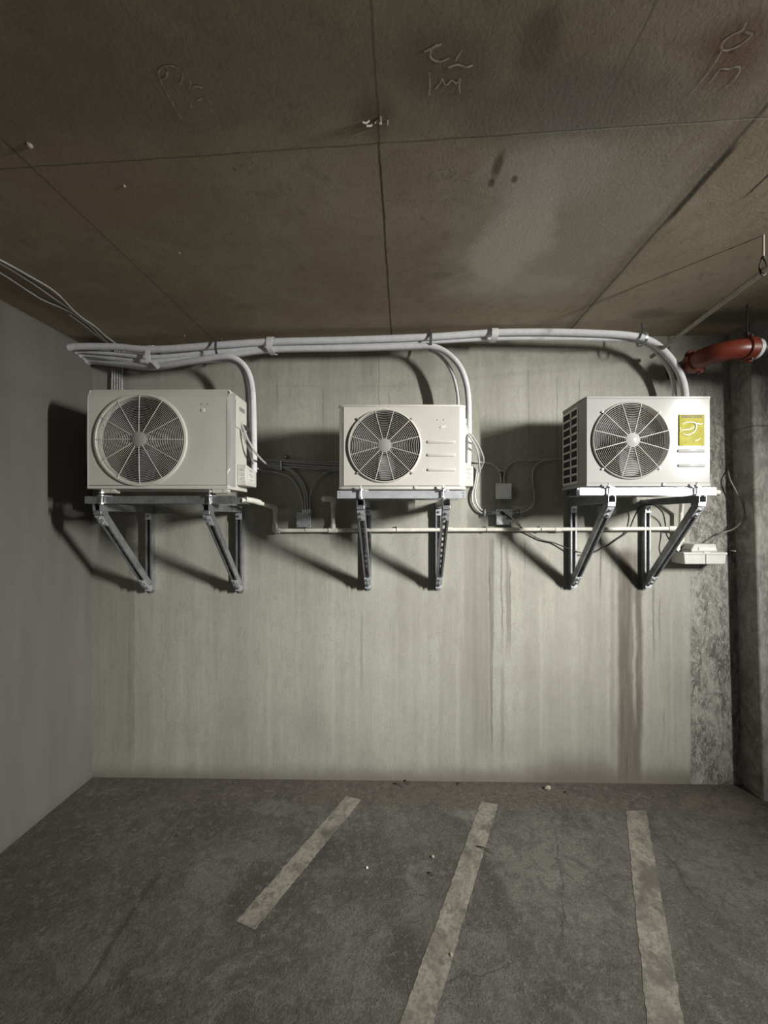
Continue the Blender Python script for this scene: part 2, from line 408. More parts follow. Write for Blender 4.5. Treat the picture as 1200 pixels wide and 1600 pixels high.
def seam(base, kind, pos, hw, st, col=(0.074,0.062,0.052), slope=0.0, lo=None, hi=None):
    if kind == 'x': v = t.math('SUBTRACT', t.math('ADD', x, t.math('MULTIPLY', y, slope)), pos)
    else: v = t.math('SUBTRACT', t.math('ADD', y, t.math('MULTIPLY', x, slope)), pos)
    v = t.math('ABSOLUTE', t.math('ADD', v, t.math('MULTIPLY', wv2, .012)))
    m = t.rng(v, hw*.3, hw*1.5, st, 0)
    if lo is not None:
        m = t.math('MULTIPLY', m, t.rng(y if kind == 'x' else x, lo[0], lo[1], 0, 1))
        m = t.math('MULTIPLY', m, t.rng(y if kind == 'x' else x, hi[0], hi[1], 1, 0))
    return t.mix(m, base, col)
base = seam(base, 'x', -.079, .0040, .9, lo=(1.1,1.35), hi=(3,4)); base = seam(base, 'x', -.076, .003, .5)
base = seam(base, 'x', -1.25, .0045, .45); base = seam(base, 'x', 1.09, .007, .75); base = seam(base, 'x', 1.075, .035, .4, (0.165,0.148,0.123))
base = seam(base, 'x', 1.10, .012, .9, (0.057,0.046,0.039), lo=(1.25,1.3), hi=(1.55,1.65)); base = seam(base, 'x', 1.32, .006, .9, (0.057,0.046,0.039), lo=(1.2,1.25), hi=(1.45,1.5))
base = seam(base, 'y', 1.235, .003, .5, slope=.045); base = seam(base, 'y', 1.238, .0025, .5, (0.494,0.470,0.412), slope=.045, lo=(.3,.5), hi=(1.0,1.3))
base = seam(base, 'x', .60, .003, .4, lo=(.5,.8), hi=(1.0,1.2))
sp = t.n('ShaderNodeTexVoronoi'); t.l(t.coord(), sp.inputs['Vector']); sp.inputs['Scale'].default_value = 5.5
spm = t.math('MULTIPLY', t.rng(sp.outputs['Distance'], .012, .05, 1, 0), t.rng(t.noise(3, 2, off=(7,7,7)), .5, .62)); base = t.mix(t.math('MULTIPLY', spm, .7), base, (0.090,0.074,0.060))
t.bump(t.math('ADD', gr, n2), .22, .004); M['ceiling'] = t.done(base, .85, 0, .25)

# stained parking floor
t = NT('concrete_floor'); x, y, z = t.xyz()
n1 = t.noise(1.2, 7, .62, off=(1,2,0), dist=.4); n2 = t.noise(4.2, 7, .66, dist=.7); n3 = t.noise(22, 5, .65); gr = t.noise(120, 3, .6)
base = t.mix(t.rng(n1,.36,.64), (0.069,0.064,0.057), (0.129,0.122,0.110))
base = t.mix(t.math('MULTIPLY', t.rng(n2,.52,.66), .55), base, (0.172,0.164,0.149))
base = t.mix(t.math('MULTIPLY', t.rng(t.noise(2.6, 6, .6, off=(8,1,0), dist=.6),.54,.66), .6), base, (0.057,0.053,0.047))
base = t.mix(t.math('MULTIPLY', t.rng(n3,.45,.7), .35), base, (0.172,0.163,0.147))
base = t.mix(t.math('MULTIPLY', t.rng(gr,.5,.72), .40), base, (0.081,0.076,0.069))
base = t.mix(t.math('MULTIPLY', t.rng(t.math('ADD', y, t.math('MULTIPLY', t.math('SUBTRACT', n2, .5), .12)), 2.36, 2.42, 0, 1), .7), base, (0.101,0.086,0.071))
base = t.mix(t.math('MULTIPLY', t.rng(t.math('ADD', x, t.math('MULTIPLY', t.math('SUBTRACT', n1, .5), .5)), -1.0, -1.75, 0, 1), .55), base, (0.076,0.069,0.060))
def fb(base, px, py, rx, ry, col, st, wobble=.2, soft=.5):
    q = PF(px, py)
    dx = t.math('DIVIDE', t.math('SUBTRACT', t.math('ADD', x, t.math('MULTIPLY', t.math('SUBTRACT', n2, .5), wobble)), q.x), rx)
    dy = t.math('DIVIDE', t.math('SUBTRACT', t.math('ADD', y, t.math('MULTIPLY', t.math('SUBTRACT', n1, .5), wobble)), q.y), ry)
    d = t.math('SQRT', t.math('ADD', t.math('MULTIPLY', dx, dx), t.math('MULTIPLY', dy, dy)))
    return t.mix(t.math('MULTIPLY', t.rng(d, 1-soft, 1+soft, 1, 0), st), base, col)
D = (0.048,0.045,0.040)
base = fb(base, 395, 1400, .10, .17, D, .75); base = fb(base, 500, 1335, .09, .11, D, .7); base = fb(base, 640, 1500, .09, .12, D, .7)
base = fb(base, 765, 1380, .05, .2, D, .6); base = fb(base, 560, 1390, .3, .06, D, .35); base = fb(base, 810, 1460, .06, .14, D, .5)
base = fb(base, 1080, 1420, .22, .2, D, .35); base = fb(base, 845, 1340, .22, .2, (0.155,0.149,0.135), .5); base = fb(base, 1130, 1260, .25, .1, (0.161,0.132,0.108), .55, .3)
base = fb(base, 430, 1265, .12, .06, (0.167,0.161,0.149), .5, .3); base = fb(base, 735, 1275, .12, .04, (0.201,0.196,0.178), .55, .2); base = fb(base, 150, 1235, .25, .05, (0.138,0.132,0.115), .5)
for (p0, p1, hw) in (((250,1360),(90,1600),.012), ((870,1300),(880,1480),.004), ((1045,1340),(1085,1400),.004), ((640,1555),(800,1500),.004)):
    a = PF(*p0); b = PF(*p1); dx, dy = (b.x-a.x), (b.y-a.y); L = math.hypot(dx, dy)
    v = t.math('SUBTRACT', t.math('MULTIPLY', t.math('SUBTRACT', x, a.x), dy/L), t.math('MULTIPLY', t.math('SUBTRACT', y, a.y), dx/L))
    v = t.math('ABSOLUTE', t.math('ADD', v, t.math('MULTIPLY', t.math('SUBTRACT', n2, .5), .12)))
    u = t.math('ADD', t.math('MULTIPLY', t.math('SUBTRACT', x, a.x), dx/L), t.math('MULTIPLY', t.math('SUBTRACT', y, a.y), dy/L))
    m = t.math('MULTIPLY', t.rng(v, hw*.3, hw*1.6, .7, 0), t.math('MULTIPLY', t.rng(u, -.05, .05, 0, 1), t.rng(u, L-.05, L+.05, 1, 0)))
    base = t.mix(m, base, (0.040,0.037,0.032))
m1 = t.noise(11, 6, .75, off=(3,4,0), dist=1.0); m2 = t.noise(30, 5, .75, off=(1,8,0))
base = t.mix(t.math('MULTIPLY', t.rng(m1,.47,.60), .55), base, (0.055,0.052,0.047)); base = t.mix(t.math('MULTIPLY', t.rng(m2,.53,.66), .45), base, (0.190,0.182,0.164))
sp1 = t.noise(70, 3, .7, off=(2,2,0)); sp2 = t.noise(150, 2, .6)
base = t.mix(t.math('MULTIPLY', t.rng(sp1,.54,.70), .38), base, (.21,.20,.18)); base = t.mix(t.math('MULTIPLY', t.rng(sp2,.54,.66), .5), base, (.03,.028,.025))
t.bump(t.math('ADD', t.math('ADD', gr, n3), t.math('MULTIPLY', n2, 1.5)), .6, .006)
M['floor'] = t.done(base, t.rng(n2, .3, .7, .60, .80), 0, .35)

# worn line paint
t = NT('worn_line_paint'); nn = t.noise(7, 7, .7, dist=.5); n4 = t.noise(55, 4, .7)
base = t.mix(t.rng(nn,.40,.68), (.27,.25,.21), (.16,.147,.122)); base = t.mix(t.math('MULTIPLY', t.rng(n4,.44,.62), .55), base, (.10,.093,.08))
base = t.mix(t.rng(t.noise(3.4, 6, .7, off=(3,3,0)),.50,.62, 0, .85), base, (.100,.093,.081)); base = t.mix(t.rng(t.noise(19, 6, .75, off=(3,3,0)),.52,.62, 0, .65), base, (.085,.08,.07))
t.bump(n4, .3, .003); M['paint'] = t.done(base, .75)

# fluorescent tube
t = NT('fluorescent_tube'); t.b.inputs['Emission Color'].default_value = (1.0,.965,.88,1); t.b.inputs['Emission Strength'].default_value = 1.5; M['tube'] = t.done((.8,.8,.8), .5)
t = NT('far_fill_tube'); t.b.inputs['Emission Color'].default_value = (.95,.97,1.0,1); t.b.inputs['Emission Strength'].default_value = 0.4; M['tube_fill'] = t.done((.8,.8,.8), .5)  # weak glow for the added fill light
M['fixture'] = plain('fixture_white', (.55,.55,.54), .5)

# ------------------------------------------------------------------ setting
def slab(name, mat, quad_top, thick, nx=1):
    pass
XR, YB = 6.5, -6.0
b = MB(); zt = 3.6
b.box((XL-.3, YW, -.4), (XR, YW+.25, zt)); wb = tag(b.build('wall_back', M['wall']), kind='structure')
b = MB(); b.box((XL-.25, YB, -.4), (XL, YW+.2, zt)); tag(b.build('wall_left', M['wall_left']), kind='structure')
b = MB()
x0, x1 = XL-.3, XR
b.add([(x0,YB,floor_z(x0)),(x1,YB,floor_z(x1)),(x1,YW+.1,floor_z(x1)),(x0,YW+.1,floor_z(x0)),(x0,YB,-.3),(x1,YB,-.3),(x1,YW+.1,-.3),(x0,YW+.1,-.3)],
      [(0,1,2,3),(7,6,5,4),(0,4,5,1),(1,5,6,2),(2,6,7,3),(3,7,4,0)])
tag(b.build('floor', M['floor']), kind='structure')
b = MB()
b.add([(x0,YB,ceil_z(x0)),(x1,YB,ceil_z(x1)),(x1,YW+.1,ceil_z(x1)),(x0,YW+.1,ceil_z(x0)),(x0,YB,3.5),(x1,YB,3.5),(x1,YW+.1,3.5),(x0,YW+.1,3.5)],
      [(3,2,1,0),(4,5,6,7),(1,5,4,0),(2,6,5,1),(3,7,6,2),(0,4,7,3)])
tag(b.build('ceiling', M['ceiling']), kind='structure')
# pilaster on the right: its near face catches the light, its side face is dark
def colx(zz, pxt, pxb, Y):                            # slight lean of its faces
    f = (zz-0)/(H+1.25); return (pxb + (pxt-pxb)*f - CX)/F*Y
YP = 2.475
zb, zc = -.2, 3.3
b = MB()
vs = [(colx(zb,1139,1160,YW),YW+.02,zb),(colx(zb,1172,1192,YP),YP,zb),(4.2,YP,zb),(4.2,YW+.02,zb),
      (colx(zc,1139,1160,YW),YW+.02,zc),(colx(zc,1172,1192,YP),YP,zc),(4.2,YP,zc),(4.2,YW+.02,zc)]
b.add(vs, [(0,1,2,3),(7,6,5,4),(0,4,5,1),(1,5,6,2),(2,6,7,3),(3,7,4,0)])
tag(b.build('wall_right', M['column'], bevel=.012), kind='structure')

# ------------------------------------------------------------------ light fixtures
def fixture(x, y0, y1, z, mt, label, up=True):
    r = empty('fluorescent_light', (x, (y0+y1)/2, z), label, 'light fixture')
    b = MB(); b.extrude([(x-.075, z+.022), (x+.075, z+.022), (x+.05, z+.075), (x-.05, z+.075)], 'y', y0-.04, y1+.04); b.build('housing', M['fixture'], r)
    for e in (y0-.04, y1+.01): b = MB(); b.box((x-.02, e, z-.02), (x+.02, e+.03, z+.024)); b.build('lamp_holder', M['fixture'], r)
    b = MB(); b.tube([(x,y0,z),(x,y1,z)], .016, 12); b.build('tube', mt, r)
    for e in (y0+.15, y1-.15): b = MB(); b.cyl((x,e,z+.07),(x,e,ceil_z(x)+.01), .004, 8); b.build('hanger_rod', M['iron'], r)
fixture(TUBE_X, TUBE_Y0, TUBE_Y1, TUBE_Z, M['tube'], 'fluorescent light hanging under the ceiling to the right, lighting the wall')
fixture(0.6, -4.6, -3.4, H+1.10, M['tube_fill'], 'fill light added far behind the viewer, out of view')  # unseen lamp added behind the camera to fill the shadows

# ------------------------------------------------------------------ outdoor units
def panel_with_hole(b, x0, x1, z0, z1, yf, cx, cz, R, th=.012, n=72):
    angs = [2*math.pi*i/n for i in range(n)]
    for (qx, qz) in ((x0,z0),(x1,z0),(x1,z1),(x0,z1)): angs.append(math.atan2(qz-cz, qx-cx) % (2*math.pi))
    angs = sorted(set(round(a, 6) for a in angs)); m = len(angs)
    def outer(a):
        c, s = math.cos(a), math.sin(a); ts = []
        if c > 1e-9: ts.append((x1-cx)/c)
        if c < -1e-9: ts.append((x0-cx)/c)
        if s > 1e-9: ts.append((z1-cz)/s)
        if s < -1e-9: ts.append((z0-cz)/s)
        t_ = min(ts); return (cx+c*t_, cz+s*t_)
    O = [outer(a) for a in angs]; I = [(cx+R*math.cos(a), cz+R*math.sin(a)) for a in angs]
    vs = [(p[0], yf, p[1]) for p in O]+[(p[0], yf, p[1]) for p in I]+[(p[0], yf+th, p[1]) for p in O]+[(p[0], yf+.03, p[1]) for p in I]
    fs = []
    for i in range(m):
        j = (i+1) % m
        fs += [(i,j,m+j,m+i), (m+i,m+j,3*m+j,3*m+i), (2*m+i,2*m+j,j,i)]
    b.add(vs, fs)

def fan_assembly(root, cx, cz, yf, Rh, Rg, rings, hubr, spoke0, rim, dome, screws, moff=(0,0)):
    # dark housing behind the grille
    b = MB(); b.lathe((cx, yf, cz), [(Rh+.001,.004),(Rh,.13),(0.0005,.135)], 'y', 56); b.build('fan_housing', M['inside'], root)
    r = MB(); r.lathe((cx, yf, cz), [(.0005,.03),(.035,.032),(.042,.05),(.042,.10)], 'y', 24)
    fan = r.build('fan_hub', M['blade'], root)
    for k in range(3):
        b = MB(); a0 = 2*math.pi*k/3+.5; nr, na = 6, 7; vs = []
        for side in (0, 1):
            for i in range(nr+1):
                rr = .036+(Rh*.93-.036)*i/nr
                for j in range(na+1):
                    u = j/na; a = a0+(u-.5)*(1.15-.25*i/nr)+.35*(i/nr); yy = .045+.05*u - .01*(i/nr)+side*.003
                    vs.append((cx+rr*math.cos(a), yf+yy, cz+rr*math.sin(a)))
        q = (nr+1)*(na+1); fs = []
        for i in range(nr):
            for j in range(na):
                a_ = i*(na+1)+j; fs += [(a_,a_+1,a_+na+2,a_+na+1), (q+a_,q+a_+na+1,q+a_+na+2,q+a_+1)]
        edge = [j for j in range(na+1)]+[i*(na+1)+na for i in range(1,nr+1)]+[nr*(na+1)+j for j in range(na-1,-1,-1)]+[i*(na+1) for i in range(nr-1,0,-1)]
        for i in range(len(edge)): e, f_ = edge[i], edge[(i+1) % len(edge)]; fs.append((e, f_, q+f_, q+e))
        b.add(vs, fs, True); b.build('blade', M['blade'], fan)
    # wire grille
    prof = lambda rr: -(.006+dome*(1-(rr/Rg)**2)**.5) if rr < Rg else -.006
    b = MB(); rin = hubr*1.0
    for i in range(rings):
        rr = rin+.006+(Rg-.4*rim-.010-rin)*i/(rings-1)
        b.ring((cx, yf+prof(rr), cz), rr, .0011, 72, 4)
    for k in range(12):
        a = math.radians(spoke0+30*k); pts = []
        for i in range(9):
            rr = rin*.9+(Rg-rin*.9-.002)*i/8; pts.append((cx+rr*math.cos(a), yf+prof(rr)-.0022, cz+rr*math.sin(a)))
        b.tube(pts, .0021, 5)
    g = b.build('fan_grille', M['grille'], root)
    b = MB(); b.lathe((cx, yf, cz), [(Rg-rim,-.004),(Rg-rim*.6,-.012),(Rg,-.010),(Rg+.004,.001)], 'y', 72)
    b.build('grille_rim', M['beige'] if not screws == 'gloss' else M['beige_gloss'], g)
    b = MB(); yh = -(.008+dome); b.lathe((cx, yf, cz), [(.0005,yh-.005),(hubr*.86,yh-.004),(hubr,yh-.001),(hubr,yh+.006)], 'y', 36); b.build('hub_cap', M['beige_gloss'], g)
    if screws:
        for a in (45,135,225,315):
            a = math.radians(a); rr = Rg+.010; c = Vector((cx+rr*math.cos(a), yf, cz+rr*math.sin(a)))
            b = MB(); b.lathe(c, [(.0005,-.009),(.005,-.008),(.0062,-.004),(.0062,.001)], 'y', 12)
            b.tube([c+Vector((0,-.003,0)), Vector((cx+(Rg-.004)*math.cos(a), yf-.010, cz+(Rg-.004)*math.sin(a)))], .003, 6)
            b.build('grille_screw', M['beige_gloss'] if screws != 'gloss' else M['bolt'], g)

def rib(b, xa, xb, z, yf, h=.010, d=.006):            # embossed stiffener with round ends
    n = 8; loops = []
    for (hh, yy) in ((h, .0005), (h*.75, -d*.7), (h*.35, -d)):
        L = []
        for i in range(n+1): a = math.pi/2+math.pi*i/n; L.append((xa+hh*math.cos(a), yf+yy, z+hh*math.sin(a)))
        for i in range(n+1): a = -math.pi/2+math.pi*i/n; L.append((xb+hh*math.cos(a), yf+yy, z+hh*math.sin(a)))
        loops.append(L)
    m = len(loops[0]); vs = sum(loops, []); fs = [(k*m+i, k*m+(i+1)%m, (k+1)*m+(i+1)%m, (k+1)*m+i) for k in range(2) for i in range(m)]
    fs.append(tuple(range(2*m, 3*m))); b.add(vs, fs, True)

def sticker(parent, x, z0, z1, y0, y1, ax='x', name='rating_label'):
    # a printed label on a face: plate with rows of small print
    b = MB()
    if ax == 'x': b.box((x, y0, z0), (x+.0012, y1, z1))
    else: b.box((y0, x-.0012, z0), (y1, x, z1))
    s = b.build(name, M['white'], parent); random.seed(3)
    b = MB(); n = 9
    for i in range(n):
        zz = z1-(z1-z0)*(i+.7)/(n+.6); hh = (z1-z0)*(.035 if i else .06); a = y0+(y1-y0)*(.08+.15*random.random()); c = y1-(y1-y0)*(.08+.3*random.random())
        if i in (2, 6): continue
        if ax == 'x': b.box((x+.0010, a, zz-hh/2), (x+.0018, c, zz+hh/2))
        else: b.box((a, x-.0018, zz-hh/2), (c, x-.0010, zz+hh/2))
    b.build('print', M['inkgrey'], s); return s

# --- large unit on the left
Yf = 2.14; Yb = 2.40
x0 = (137-CX)/F*Yf; x1 = (355-CX)/F*Yf; z0 = H+(CY-764)/F*Yf; z1 = H+(CY-607)/F*Yf
U = empty('outdoor_unit', ((x0+x1)/2, (Yf+Yb)/2, z0-.03), 'largest beige air conditioner outdoor unit, on the wall brackets by the left wall', 'air conditioner')
b = MB(); zt_ = z1-.045
cx, cz, Rg = (218-CX)/F*(Yf-.012), H+(CY-686.5)/F*(Yf-.012), 72.5/F*(Yf-.012)
panel_with_hole(b, x0, x1, z0+.022, zt_, Yf, cx, cz, .238)
b.extrude([(Yf, zt_), (Yf+.016, z1-.006), (Yf+.030, z1), (Yf+.035, zt_)], 'x', x0+.001, x1-.001)
b.build('front_panel', M['beige'], U)
b = MB(); b.box((x0-.004, Yf-.001, z0), (x1+.006, Yb, z0+.020)); b.build('base_pan', M['beige'], U, .003)
b = MB(); b.box((x0+.004, Yf+.024, z1-.008), (x1, Yb, z1+.003)); b.build('top_panel', M['beige'], U, .003)
# bowed left edge and bowed corner trim on the right
def bow(xa, xb, s):
    m = MB(); n = 14; vs = []
    for i in range(n+1):
        f_ = i/n; zz = z0+.018+(z1-.006-z0-.018)*f_; k = math.sin(math.pi*f_)
        o = .010*k*s; pin = -.020*max(0, (f_-.92)/.08)*s - .008*max(0, (.06-f_)/.06)*s; set_ = .016*max(0, (f_-.92)/.08)
        vs += [(xa, Yf-.002+set_, zz), (xb+o+pin, Yf+.006+set_, zz), (xb+o+pin+.012*s, Yf+.045, zz), (xb+.004*s, Yf+.085, zz), (xa, Yf+.085, zz)]
    fs = [(i*5+j, i*5+(j+1)%5, (i+1)*5+(j+1)%5, (i+1)*5+j) for i in range(n) for j in range(5)]+[(0,1,2,3,4), tuple(n*5+j for j in range(5))]
    m.add(vs, fs, True); return m
bow(x0+.001, x0-.002, -1).build('corner_trim', M['beige'], U); bow(x1-.001, x1+.006, 1).build('corner_trim', M['beige_gloss'], U)
b = MB(); b.box((x0, Yf+.03, z0+.01), (x0+.006, Yb, z1-.004)); b.box((x1-.004, Yf+.03, z0+.01), (x1+.002, Yb, z1-.004)); b.box((x0, Yb-.006, z0+.01), (x1, Yb, z1-.004)); b.build('side_panels', M['beige'], U)
fan_assembly(U, cx, cz, Yf, .238, Rg, 23, 11.7/F*Yf, 0, .018, .010, False)
b = MB(); q = P(317, 641, Yf); b.box((q.x-.011, Yf-.003, q.z-.009), (q.x+.011, Yf+.001, q.z+.010)); bd = b.build('badge', M['white'], U, .002)
b = MB(); b.box((q.x-.006, Yf-.004, q.z-.004), (q.x+.005, Yf-.003, q.z+.005)); b.build('badge_mark', M['beige'], bd)
for px in (315, 324.5):
    q = P(px, 631.5, Yf); b = MB(); b.lathe((q.x, Yf, q.z), [(.0005,-.002),(.0035,-.0015),(.004,.001)], 'y', 10); b.build('logo_pin', M['inkgrey'], U)
# side of the big unit: recessed handle, control cover, valve cover
sx = x1+.002
b = MB(); b.box((sx, Yf+.10, z1-.19), (sx+.008, Yb-.02, z1-.03)); sc = b.build('wiring_cover', M['beige'], U, .003)
b = MB(); b.box((sx+.008, Yf+.135, z1-.085), (sx+.0095, Yb-.05, z1-.06)); b.build('handle_recess', M['inkgrey'], sc)
b = MB(); b.extrude([(Yf+.12, z0+.03), (Yb+.02, z0+.03), (Yb+.02, z0+.13), (Yf+.12, z0+.155)], 'x', sx, sx+.055); vc = b.build('valve_cover', M['beige'], U, .005)
sticker(vc, sx+.055, z0+.055, z0+.13, Yf+.15, Yb-.02)
sticker(vc, Yf+.12, z0+.06, z0+.13, sx+.008, sx+.050, 'y', 'spec_label')
b = MB(); b.cyl((sx+.008, Yb-.07, z1-.165), (sx+.04, Yb-.08, z1-.185), .013, 12); b.build('cable_gland', M['clampgrey'], U)
for px in (165, 341):
    q = P(px, 768, Yf); b = MB(); b.box((q.x-.035, Yf+.005, z0-.022), (q.x+.045, Yf+.05, z0)); b.extrude([(q.x+.02,z0-.022),(q.x+.075,z0-.022),(q.x+.03,z0-.002)], 'y', Yf+.003, Yf+.007); b.build('foot', M['beige'], U)

# --- middle unit and right unit share a pressed-front construction
def small_unit(pxl, pxr, pyt, pyb, Yf, Yb, fan, spoke, nring, hub, ribs, mat, label, chamL, chamR, root_name='outdoor_unit'):
    x0 = (pxl-CX)/F*Yf; x1 = (pxr-CX)/F*Yf; z0 = H+(CY-pyb)/F*Yf; z1 = H+(CY-pyt)/F*Yf
    U = empty(root_name, ((x0+x1)/2, (Yf+Yb)/2, z0-.03), label, 'air conditioner')
    cx, cz, Rg = (fan[0]-CX)/F*(Yf-.008), H+(CY-fan[1])/F*(Yf-.008), fan[2]/F*(Yf-.008)
    b = MB(); panel_with_hole(b, x0, x1, z0, z1, Yf, cx, cz, Rg-.006)
    for (pa, pb_, py) in ribs: rib(b, (pa-CX)/F*Yf+.008, (pb_-CX)/F*Yf-.008, H+(CY-py)/F*Yf, Yf)
    b.build('front_panel', mat, U)
    ca, cb_ = chamL, chamR
    # casing: plan outline with chamfered front corners
    b = MB(); out = [(x0, Yf+.001), (x0-ca[0], Yf+ca[1]), (x0-ca[0], Yb), (x1+cb_[0], Yb), (x1+cb_[0], Yf+cb_[1]), (x1, Yf+.001)]
    n = len(out); vs = [(p[0], p[1], zz) for zz in (z0-.002, z1) for p in out]; fs = [(i, i+1, n+i+1, n+i) for i in range(n-1)]
    b.add(vs, fs); b.build('casing', mat, U)
    def cap(zz0, zz1, g, name):
        m = MB(); m.extrude([(p[0]+(-g if p[0] < cx else g), p[1]+(g if p[1] > (Yf+Yb)/2 else -g)) for p in out], 'z', zz0, zz1); return m.build(name, mat, U, .003)
    cap(z1, z1+.014, .003, 'top_panel'); cap(z0-.022, z0-.006, .004, 'base_pan')
    b = MB(); b.extrude(out, 'z', z0-.007, z0-.001); b.build('base_seam', M['inkgrey'], U)
    fan_assembly(U, cx, cz, Yf, Rg-.006, Rg, nring, hub/F*Yf, spoke, .007, .012, 'gloss' if mat is M['beige_gloss'] else 'plain')
    q = (x0+(x1-x0)*.62, z0-.012); b = MB(); b.lathe((q[0], Yf-.005, q[1]), [(.0005,-.004),(.009,-.003),(.011,.004)], 'y', 14); b.build('drain_plug', mat, U)
    return U, x0, x1, z0, z1
# middle
Yf, Yb = 2.14, 2.40
U2, x0, x1, z0, z1 = small_unit(537, 718, 636, 758.5, Yf, Yb, (600.8,696.5,57.3), 15, 17, 10.9, [(667,711,690.5),(667,711.5,711),(667.5,712,734)], M['beige'],
    'middle and smallest beige outdoor unit with three pressed ribs', (.026,.012), (.034,.02))
for px in (683, 693.3):
    q = P(px, 656, Yf); b = MB(); b.lathe((q.x, Yf, q.z), [(.0005,-.002),(.003,-.0015),(.0035,.001)], 'y', 10); b.build('logo_pin', M['inkgrey'], U2)
b = MB(); q = P(692, 666.5, Yf); L = []
for i in range(14):
    a = 2*math.pi*i/14; u, v = .018*math.cos(a), .0085*math.sin(a)*(1 if math.sin(a) < 0 else .5); L.append((q.x+u*.95-v*.3, q.z+v+u*.25))
b.extrude(L, 'y', Yf-.003, Yf+.0005); b.build('badge', M['white'], U2, .001)
sx = x1+.034
b = MB(); b.box((sx, Yf+.07, z1-.075), (sx+.018, Yf+.18, z1-.045)); b.extrude([(sx,z1-.075),(sx+.010,z1-.05),(sx+.030,z1-.115),(sx+.004,z1-.165),(sx,z1-.165)], 'y', Yf+.08, Yf+.20); b.build('wiring_cover', M['beige'], U2, .003)
b = MB(); b.extrude([(sx,z0+.002),(sx+.056,z0+.002),(sx+.056,z0+.115),(sx,z0+.145)], 'y', Yf+.07, Yf+.22); vc = b.build('valve_cover', M['beige'], U2, .004)
sticker(vc, Yf+.07, z0+.04, z0+.105, sx+.008, sx+.052, 'y')
b = MB(); b.cyl((sx, Yf+.15, z1-.155), (sx+.022, Yf+.15, z1-.165), .010, 12); b.build('cable_gland', M['clampgrey'], U2)
for px in (567, 694):
    q = P(px, 768, Yf); b = MB(); b.box((q.x-.03, Yf+.004, z0-.036), (q.x+.03, Yf+.05, z0-.022)); b.build('foot', M['beige'], U2)
# right
Yf, Yb = 2.14, 2.44
U3, x0, x1, z0, z1 = small_unit(917, 1109, 623, 754, Yf, Yb, (986.5,688,60.5), 15, 18, 11.2, [(1058,1101.5,704.5),(1058.5,1102,727.5)], M['beige_gloss'],
    'right hand outdoor unit in glossy off-white with a yellow label on its front', (.008,.075), (.004,.02))
# louvred coil guard on the left flank of the right unit
b = MB(); gx = x0-.008
ya, yb2 = Yf+.100, Yb-.012; za, zb2 = z0+.012, z1-.02; rows, cols = 9, 2
b.box((gx-.003, ya-.01, za), (gx-.0005, ya, zb2)); b.box((gx-.003, yb2, za), (gx-.0005, yb2+.01, zb2))
ym = ya+(yb2-ya)*.44; b.box((gx-.003, ym-.008, za), (gx-.0005, ym+.008, zb2))
for i in range(rows+1): zz = za+(zb2-za)*i/rows; b.box((gx-.003, ya, zz-.006), (gx-.0005, yb2, zz+.006))
b.build('coil_guard', M['beige'], U3)
b = MB(); b.box((gx-.0012, ya, za), (gx-.0004, yb2, zb2)); b.build('coil', M['inside'], U3)
b = MB(); xs = x1+.004; b.extrude([(Yf+.06,z0+.01),(Yf+.20,z0+.01),(Yf+.20,z0+.13),(Yf+.06,z0+.145)], 'x', xs, xs+.028); vc = b.build('valve_cover', M['beige_gloss'], U3, .003)
for k in range(3): b = MB(); q = z0+.04+.032*k; b.box((xs+.008, Yf+.058, q), (xs+.016, Yf+.060, q+.008)); b.build('vent_slot', M['ink'], vc)
for px in (953, 1090):
    q = P(px, 768, Yf); b = MB(); b.box((q.x-.03, Yf+.004, z0-.030), (q.x+.03, Yf+.05, z0-.022)); b.build('foot', M['beige'], U3)

def text_mesh(s, size, loc, m, parent, name, bold=0.0, sx=1.0):
    cu = bpy.data.curves.new(name, 'FONT'); cu.body = s; cu.size = size; cu.extrude = .0004; cu.align_x = 'CENTER'; cu.align_y = 'CENTER'; cu.offset = bold; cu.resolution_u = 2
    o = bpy.data.objects.new(name, cu); COL.objects.link(o); dg = bpy.context.evaluated_depsgraph_get(); dg.update()
    me = bpy.data.meshes.new_from_object(o.evaluated_get(dg)); bpy.data.objects.remove(o); bpy.data.curves.remove(cu)
    for v in me.vertices: v.co = Vector((v.co.x*sx, -v.co.z, v.co.y))
    me.materials.clear(); me.materials.append(m)
    r = bpy.data.objects.new(name, me); COL.objects.link(r); r.parent = parent
    off = Vector((0,0,0)); q = parent
    while q: off += q.location; q = q.parent
    for v in me.vertices: v.co += Vector(loc)-off
    return r
# yellow energy label in its clear sleeve
a = P(1060.5, 648, Yf); c = P(1099.5, 696.5, Yf)
b = MB(); b.box((a.x, Yf-.006, c.z), (c.x, Yf-.001, a.z)); yl = b.build('energy_label', M['yellow'], U3); yl['label'] = 'yellow energy label in clear plastic on the front panel'
wx = c.x-a.x; hz = a.z-c.z; yy = Yf-.0062
text_mesh('ENERGYGUIDE', .022, ((a.x+c.x)/2, yy, a.z-hz*.075), M['ink'], yl, 'label_title', .0004, .80)
b = MB()
b.extrude([((a.x+c.x)/2-.007, a.z-hz*.12), ((a.x+c.x)/2+.007, a.z-hz*.12), ((a.x+c.x)/2, a.z-hz*.17)], 'y', yy-.0004, yy)
random.seed(5)
for (f0, f1, l0, l1) in ((.22,.225,.12,.45),(.22,.225,.55,.9),(.27,.275,.1,.8),(.43,.436,.05,.95),(.49,.494,.55,.95),(.53,.534,.55,.9),(.58,.584,.08,.9),(.64,.646,.04,.96),(.69,.694,.1,.7),(.74,.744,.1,.9),(.79,.796,.04,.96),(.84,.844,.1,.85),(.88,.884,.1,.6),(.93,.934,.1,.9)):
    b.box((a.x+wx*l0, yy-.0004, a.z-hz*f1), (a.x+wx*l1, yy, a.z-hz*f0))
b.build('label_print', M['olive'], yl)
b = MB()                                               # crinkles of the sleeve, film glints put in as white
